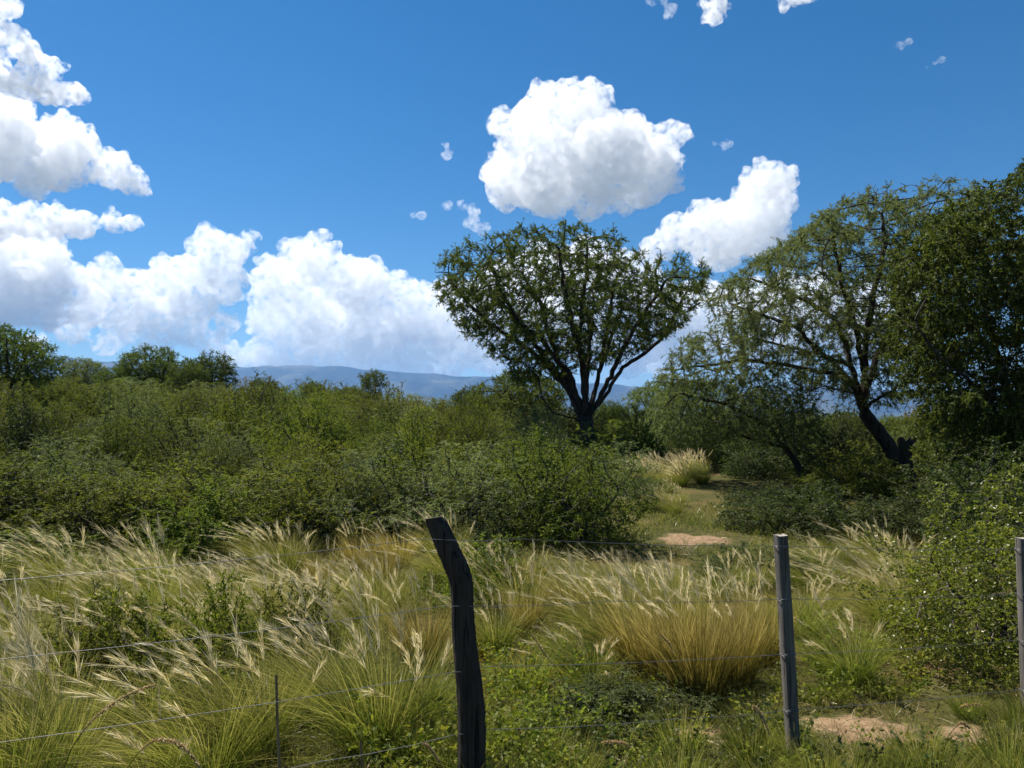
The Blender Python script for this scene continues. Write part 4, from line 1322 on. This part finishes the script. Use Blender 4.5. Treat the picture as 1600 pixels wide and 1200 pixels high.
def dry_litter():
    """Dead stems and leaf bits lying on the soil."""
    rng = np.random.default_rng(88)
    n = 9000
    d = 3.2 + (rng.uniform(0, 1, n) ** 1.4) * 9.0
    x = rng.uniform(-0.74, 0.74, n) * d
    a = rng.uniform(0, 2 * PI, n)
    base = np.stack([x, d, terrain(x, d) + 0.012 + rng.uniform(0, 0.02, n)], 1)
    d0 = unit(np.stack([np.cos(a), np.sin(a), rng.normal(0.05, 0.12, n)], 1))
    V, q, t, rv, C = ribbons(base, d0, rng.uniform(0.02, 0.16, n), rng.normal(0, 0.1, (n, 3)), rng.uniform(0.0012, 0.0035, n), 3, rng, 0.5)
    m = grass_material('dead_straw', (0.10, 0.07, 0.035), (0.26, 0.20, 0.10), (0.44, 0.36, 0.20), 0.2, 0.0)
    o = link('dry_litter', mesh_np('dry_litter', V, q, {'t': rv, 'rnd': rv}, m))
    tag(o, 'dead straw and leaf litter lying on the soil', 'litter', kind='stuff')

dry_litter()

fill(26, 1030, 1600, 3.55, 4.7, [G_GREEN2], 0.45, 0.8, 0.16, 'on the ground under the wires past the crooked post', 'short tufts under the wires')
fill(12, 560, 900, 3.6, 4.6, [G_GREEN2], 0.4, 0.65, 0.18, 'round the foot of the crooked post', 'short tufts at the crooked post')

# ------------------------------------------------------------------ low leafy weeds
def weed_proto(seed, h, w, n, leaf, ll, lw):
    rng = np.random.default_rng(seed)
    e = bpy.data.objects.new('leafy_weed', None); COL.objects.link(e)
    ns = 9
    a = rng.uniform(0, 2 * PI, ns)
    tips = np.stack([np.cos(a) * w * rng.uniform(0.3, 1, ns), np.sin(a) * w * rng.uniform(0.3, 1, ns), h * rng.uniform(0.5, 1, ns)], 1)
    V, q, t, rv, C = ribbons(np.zeros((ns, 3)), unit(tips), np.linalg.norm(tips, axis=1), rng.normal(0, 0.15, (ns, 3)), np.full(ns, 0.0016), 6, rng, 0.4)
    link('stem', mesh_np('stem', V, q, {'rnd': rv * 0.3}, leaf), e)
    k = rng.integers(0, ns, n); f = rng.uniform(0.15, 1.0, n); i0 = np.minimum((f * 5).astype(int), 4)
    p = C[k, i0] + (C[k, i0 + 1] - C[k, i0]) * (f * 5 - i0)[:, None] + rng.normal(0, 0.012, (n, 3))
    dd = unit(rng.normal(size=(n, 3)) * np.array([1, 1, 0.45]) + np.array([0, 0, 0.15]))
    LV, lq = leaf_quads(p, dd, ll * rng.uniform(0.6, 1.3, n), lw * rng.uniform(0.7, 1.2, n), rng)
    link('leaves', mesh_np('leaves', LV, lq, {'rnd': np.repeat(rng.uniform(0, 1, n), 4)}, leaf), e)
    tag(e, 'x', 'weed')
    return e

W1 = weed_proto(301, 0.24, 0.20, 170, LEAF_FRESH, 0.030, 0.009)
W2 = weed_proto(302, 0.17, 0.24, 190, LEAF_FRESH, 0.026, 0.009)
W3 = weed_proto(303, 0.20, 0.20, 200, LEAF_DARK, 0.024, 0.008)
W4 = weed_proto(304, 0.15, 0.20, 150, LEAF_YELLOW, 0.024, 0.008)
weed_used = set(); weeds = []
WT = {W1: 'bright yellow-green', W2: 'spreading light green', W3: 'dark green', W4: 'low yellowing'}
def put_weeds(n, u0, u1, d0, d1, kinds, where, gap=0.13):
    k = tries = 0
    while k < n and tries < 3000:
        tries += 1
        g = G(rnd.uniform(u0, u1), rnd.uniform(d0, d1))
        if any((g.x - a) ** 2 + (g.y - b) ** 2 < gap * gap for a, b in weeds): continue
        if any(((g.x - a) / rx) ** 2 + ((g.y - b) / ry) ** 2 < 0.8 for a, b, rx, ry in SAND_SPOTS): continue
        pt = rnd.choice(kinds); s = rnd.uniform(0.75, 1.25)
        sw = 'large ' if s > 1.1 else 'small ' if s < 0.9 else ''
        lab, grp = f'{sw}{WT[pt]} leafy weed {beside(g.x, g.y, MARKS)}', 'low leafy weeds'
        if pt in weed_used: o = copy_thing(pt, g, rnd.uniform(0, 6.28), s, lab, grp)
        else:
            o = pt; weed_used.add(pt); o.location = g; o.scale = (s,) * 3; o['label'] = lab; o['group'] = grp
        weeds.append((g.x, g.y)); k += 1

put_weeds(34, 600, 900, 3.55, 4.5, [W1, W1, W2], 'round the foot of the crooked post')
put_weeds(22, 900, 1230, 3.7, 4.6, [W3, W3, W2, W1], 'between the crooked post and the square post')
put_weeds(16, 1260, 1600, 3.7, 4.2, [W4, W2, W3], 'along the fence foot past the square post')
put_weeds(46, 740, 1020, 4.6, 6.4, [W2, W1, W4], 'on the open green behind the wires')
put_weeds(40, 40, 560, 4.0, 5.6, [W1, W2, W3], 'among the tussocks at the fence end')
put_weeds(16, 1250, 1420, 4.9, 6.2, [W2, W1], 'beside the glossy shrub')

# ------------------------------------------------------------------ the wire fence
def fence_y(x):
    return 3.54 + 0.37 * x

CHAR = wood_material('charred_wood', (0.006, 0.0055, 0.005), (0.078, 0.060, 0.045), (42, 42, 3.2), 1.0, 0.012)
SAWN = wood_material('sawn_end', (0.20, 0.17, 0.14), (0.46, 0.42, 0.36), (60, 60, 60), 0.4, 0.002)
GREY = wood_material('weathered_grey_wood', (0.035, 0.030, 0.026), (0.20, 0.18, 0.155), (80, 80, 3.5), 0.8, 0.003)
STICK = wood_material('brown_stick', (0.10, 0.066, 0.035), (0.30, 0.215, 0.12), (60, 60, 6), 0.6, 0.002)
def metal(name, c, rough):
    m, n, l = new_mat(name)
    pb = nd(n, 'ShaderNodeBsdfPrincipled', Roughness=rough, Metallic=0.7)
    tc = n.new('ShaderNodeTexCoord'); ns = nd(n, 'ShaderNodeTexNoise', Scale=30.0, Detail=4.0)
    l.new(tc.outputs['Object'], ns.inputs['Vector'])
    rp = ramp(n, [(0.35, tuple(v * 0.6 for v in c)), (0.7, c)])
    l.new(ns.outputs['Fac'], rp.inputs[0]); l.new(rp.outputs[0], pb.inputs['Base Color'])
    out = n.new('ShaderNodeOutputMaterial'); l.new(pb.outputs[0], out.inputs['Surface'])
    return m
WIRE = metal('weathered_wire', (0.29, 0.28, 0.275), 0.5)

def build_fence():
    fy = bpy.data.objects.new('wire_fence', None); COL.objects.link(fy)
    o0 = Vector((-0.23, fence_y(-0.23), tz(-0.23, fence_y(-0.23))))
    fy.location = o0
    tag(fy, 'four-strand wire fence on a crooked black log post and square grey posts', 'fence')
    # crooked log post: centre line and half widths read from the photo
    d = fence_y(-0.23)
    rows = [(1270, 740, 24), (1200, 736, 24), (1150, 737, 24), (1110, 736, 23.5), (1070, 733, 22.5), (1020, 727, 21), (970, 723, 19.5), (935, 722, 19), (912, 721, 19.5), (895, 717, 20.5),
            (880, 710, 20.5), (862, 702, 19.5), (840, 692, 18.5), (820, 683, 17.5), (809, 677, 17)]
    rng = np.random.default_rng(8)
    sides = 18
    an = np.linspace(0, 2 * PI, sides, endpoint=False)
    lobes = rng.uniform(0, 2 * PI, 4)
    prof = 1 + 0.06 * np.sin(2 * an + lobes[0]) + 0.045 * np.sin(3 * an + lobes[1]) + 0.03 * np.sin(5 * an + lobes[2])
    cs = []
    vv = np.linspace(1270, 809, 40)
    rows = rows[::-1]
    ru = np.interp(vv, [a for a, b, c in rows], [b for a, b, c in rows]); rw = np.interp(vv, [a for a, b, c in rows], [c for a, b, c in rows])
    V = []
    for k, v in enumerate(vv):
        c = P(ru[k], v, d) - o0; R = rw[k] * 0.86 / F * d
        k2 = max(0, min(len(vv) - 1, k + 1)); k1 = max(0, k - 1)
        tn = (P(ru[k2], vv[k2], d) - P(ru[k1], vv[k1], d)).normalized()
        ax = Vector((0, 1, 0)).cross(tn).normalized(); ay = tn.cross(ax)
        tilt = 0.0
        for j in range(sides):
            rr = R * prof[j] * (1 + rng.normal(0, 0.018))
            p = c + ax * (math.cos(an[j]) * rr) + ay * (math.sin(an[j]) * rr)
            if k == len(vv) - 1: p = Vector((p.x, p.y, c.z + (p.x - c.x) * 0.16 - (p.y - c.y) * 0.10))
            V.append(tuple(p))
    n = len(vv)
    i = np.arange(n - 1)[:, None] * sides + np.arange(sides)[None]; j = np.arange(n - 1)[:, None] * sides + (np.arange(sides)[None] + 1) % sides
    q = np.stack([i, j, j + sides, i + sides], -1).reshape(-1, 4)
    po = link('post', mesh_np('post', V, q, None, CHAR, True), fy)
    po['label'] = 'crooked blackened log post bent near its sawn top'
    top = np.array(V[-sides:]); c = top.mean(0)
    tv = [tuple(c)] + [tuple(c + (p - c) * f) for f in (0.55, 1.0) for p in top]
    tr = [[0, 1 + a, 1 + (a + 1) % sides] for a in range(sides)]
    tq = [[1 + a, 1 + sides + a, 1 + sides + (a + 1) % sides, 1 + (a + 1) % sides] for a in range(sides)]
    link('sawn_top', mesh_np('sawn_top', tv, [np.array(tr), np.array(tq)], None, SAWN), po)
    # square sawn posts
    def square_post(ut, vt, ub, vb, dist, half, rot, label, seed):
        a, b = P(ut, vt, dist) - o0, P(ub, vb, dist) - o0
        b = b - (a - b).normalized() * 0.18
        rng = np.random.default_rng(seed)
        n = 16; ch = half * 0.16
        prof = [(half, half - ch), (half - ch, half), (-half + ch, half), (-half, half - ch), (-half, -half + ch), (-half + ch, -half), (half - ch, -half), (half, -half + ch)]
        V = []
        for k in range(n):
            c = b + (a - b) * (k / (n - 1))
            tw = rot + 0.05 * k / n
            for (px, py) in prof:
                px *= 1 + rng.normal(0, 0.022); py *= 1 + rng.normal(0, 0.022)
                V.append((c.x + px * math.cos(tw) - py * math.sin(tw), c.y + px * math.sin(tw) + py * math.cos(tw), c.z + (rng.normal(0, 0.0025) if k == n - 1 else 0)))
        s = len(prof)
        i = np.arange(n - 1)[:, None] * s + np.arange(s)[None]; j = np.arange(n - 1)[:, None] * s + (np.arange(s)[None] + 1) % s
        q = np.stack([i, j, j + s, i + s], -1).reshape(-1, 4)
        po = link('post', mesh_np('post', V, q, None, GREY), fy)
        po['label'] = label
        top = V[-s:]
        link('sawn_top', mesh_np('sawn_top', top, [np.arange(s)[None]], None, SAWN), po)
        return po
    square_post(1219.5, 836, 1240, 1177, 4.08, 0.0285, math.radians(11), 'weathered square grey post', 3)
    square_post(1596, 841, 1607, 1145, 4.68, 0.025, math.radians(5), 'square grey post beside the glossy shrub', 4)
    # thin stakes
    def stake(ut, vt, ub, vb, dist, R, label):
        a, b = P(ut, vt, dist) - o0, P(ub, vb, dist) - o0
        b = Vector((b.x, b.y, tz((b + o0).x, dist) - o0.z - 0.12))
        Ns = np.array([tuple(b + (a - b) * t + Vector((math.sin(t * 5) * 0.004, 0, 0))) for t in np.linspace(0, 1, 7)])
        V, q = tubes(Ns, np.arange(-1, 6), np.linspace(R, R * 0.8, 7), ((0, 7),), rough=0.05)
        o = link('stake', mesh_np('stake', V, q, None, STICK, True), fy); o['label'] = label
    stake(433, 1055, 441, 1200, 3.19, 0.0065, 'thin brown wooden stake')
    stake(565, 1158, 571, 1200, 3.36, 0.006, 'short dark stub of a stake')
    # wires: rows read at five columns, each on the fence line
    rows = [[(-900, 1010), (0, 907), (664, 842), (811, 842), (1211, 853), (1597, 858), (2300, 845)],
            [(-900, 1180), (0, 1030), (696, 947), (955, 939), (1222, 936), (1597, 928), (2300, 905)],
            [(-900, 1360), (0, 1160), (710, 1050), (752, 1042), (1232, 1022), (1597, 1000), (2300, 960)],
            [(-900, 1530), (0, 1292), (500, 1190), (715, 1147), (759, 1140), (1060, 1123), (1238, 1109), (1597, 1077), (2300, 1020)]]
    def on_fence(u, v):
        k = (u - 800) / F
        x = 3.54 * k / (1 - 0.37 * k)
        y = fence_y(x)
        return P(u, v, y - 0.045) - o0
    for w in rows:
        pts = []
        for (ua, va), (ub, vb) in zip(w[:-1], w[1:]):
            n = max(2, int(abs(ub - ua) / 60))
            pa, pb = on_fence(ua, va), on_fence(ub, vb)
            for t in range(n):
                f = t / n
                p = pa.lerp(pb, f); p.z -= 0.010 * math.sin(PI * f)
                pts.append(tuple(p))
        pts.append(tuple(on_fence(*w[-1])))
        Ns = np.array(pts)
        V, q = tubes(Ns, np.arange(-1, len(Ns) - 1), np.full(len(Ns), 0.0014), ((0, 5),))
        link('wire', mesh_np('wire', V, q, None, WIRE, True), fy)
    # wire ties round the posts
    def tie(cx, cy_, cz, R):
        t = np.linspace(0, 2 * PI * 1.9, 26)
        Ns = np.stack([cx + np.cos(t) * R, cy_ + np.sin(t) * R, cz + np.linspace(-0.006, 0.006, 26)], 1)
        V, q = tubes(Ns, np.arange(-1, 25), np.full(26, 0.0012), ((0, 4),))
        link('tie', mesh_np('tie', V, q, None, WIRE, True), fy)
    for (u, v) in ((1220.5, 853), (1225.5, 936), (1231, 1022), (1236, 1109)):
        p = P(u, v, 4.08) - o0; tie(p.x, p.y, p.z, 0.040)
    for (u, v) in ((1597, 858), (1599, 928), (1602, 1000), (1604, 1077)):
        p = P(u, v, 4.68) - o0; tie(p.x, p.y, p.z, 0.040)

build_fence()

# ------------------------------------------------------------------ foxtail stalks by the fence
def foxtail(pts, d, head_from, R, label, seed):
    rng = np.random.default_rng(seed)
    w = [P(u, v, d) for u, v in pts]
    # smooth the traced stalk
    q = []
    for k in range(len(w) - 1):
        p0, p1, p2, p3 = w[max(k - 1, 0)], w[k], w[k + 1], w[min(k + 2, len(w) - 1)]
        for t in np.linspace(0, 1, 6, endpoint=False):
            q.append(0.5 * ((2 * p1) + (p2 - p0) * t + (2 * p0 - 5 * p1 + 4 * p2 - p3) * t * t + (3 * p1 - p0 - 3 * p2 + p3) * t ** 3))
    q.append(w[-1])
    N = np.array([tuple(a) for a in q])
    foot = np.array([N[0][0], N[0][1], tz(N[0][0], N[0][1]) - 0.02])
    N = np.concatenate([[foot], N]) - foot
    e = bpy.data.objects.new('foxtail_stalk', None); COL.objects.link(e); e.location = foot
    n = len(N)
    V, f = tubes(N, np.arange(-1, n - 1), np.linspace(0.0022, 0.0014, n), ((0, 5),))
    link('stalk', mesh_np('stalk', V, f, {'t': np.full(len(V), 0.3), 'rnd': np.full(len(V), 0.4)}, GRASS_GOLD, True), e)
    h0 = int(n * head_from)
    H = N[h0:]
    m = 620
    s = rng.uniform(0, len(H) - 1.001, m); i0 = s.astype(int)
    p = H[i0] + (H[i0 + 1] - H[i0]) * (s - i0)[:, None]
    tg = unit(H[i0 + 1] - H[i0])
    dd = unit(tg * 0.9 + rng.normal(size=(m, 3)) * 0.7)
    env = np.sin(np.clip(s / (len(H) - 1), 0.06, 0.97) * PI) ** 0.45
    LV, lq = leaf_quads(p, dd, R * 1.9 * env * rng.uniform(0.7, 1.25, m), np.full(m, 0.0014), rng)
    link('seed_head', mesh_np('seed_head', LV, lq, {'t': np.repeat(rng.uniform(0, 1, m), 4), 'rnd': np.repeat(rng.uniform(0, 1, m), 4)}, FOXTAIL), e)
    tag(e, label, 'grass stalk', 'seeding grass stalks by the fence')

foxtail([(95, 1215), (112, 1170), (140, 1130), (165, 1108), (192, 1090), (225, 1075), (245, 1070)], 2.75, 0.28, 0.008, 'long foxtail stalk slanting up across the lowest wire', 1)
foxtail([(190, 1215), (215, 1178), (240, 1158), (268, 1158), (292, 1172), (312, 1200)], 2.75, 0.25, 0.009, 'foxtail stalk arched into a hoop beside the slanting one', 2)
foxtail([(1198, 1215), (1196, 1150), (1184, 1110), (1178, 1104), (1190, 1118), (1202, 1148)], 3.8, 0.5, 0.009, 'drooping foxtail stalk beside the square grey post', 3)
foxtail([(1000, 1215), (990, 1175), (970, 1160), (940, 1160)], 3.7, 0.45, 0.008, 'arched foxtail stalk between the two nearest posts', 4)
foxtail([(905, 1120), (880, 1060), (850, 1020), (830, 990)], 4.4, 0.5, 0.006, 'slanting dry stalk on the open green', 5)
foxtail([(1050, 1085), (1058, 1050), (1048, 1010), (1030, 990)], 4.5, 0.55, 0.006, 'thin dry stalk in front of the big russet tussock', 6)
foxtail([(640, 1215), (655, 1170), (668, 1165), (690, 1195)], 3.5, 0.5, 0.006, 'short bent stalk at the foot of the crooked post', 7)
foxtail([(1575, 1150), (1550, 1110), (1520, 1100), (1500, 1105)], 4.4, 0.5, 0.007, 'pale arching stalk under the glossy shrub', 8)
foxtail([(1470, 1215), (1478, 1160), (1500, 1130), (1515, 1138)], 3.9, 0.55, 0.007, 'curved green stalk below the glossy shrub', 9)
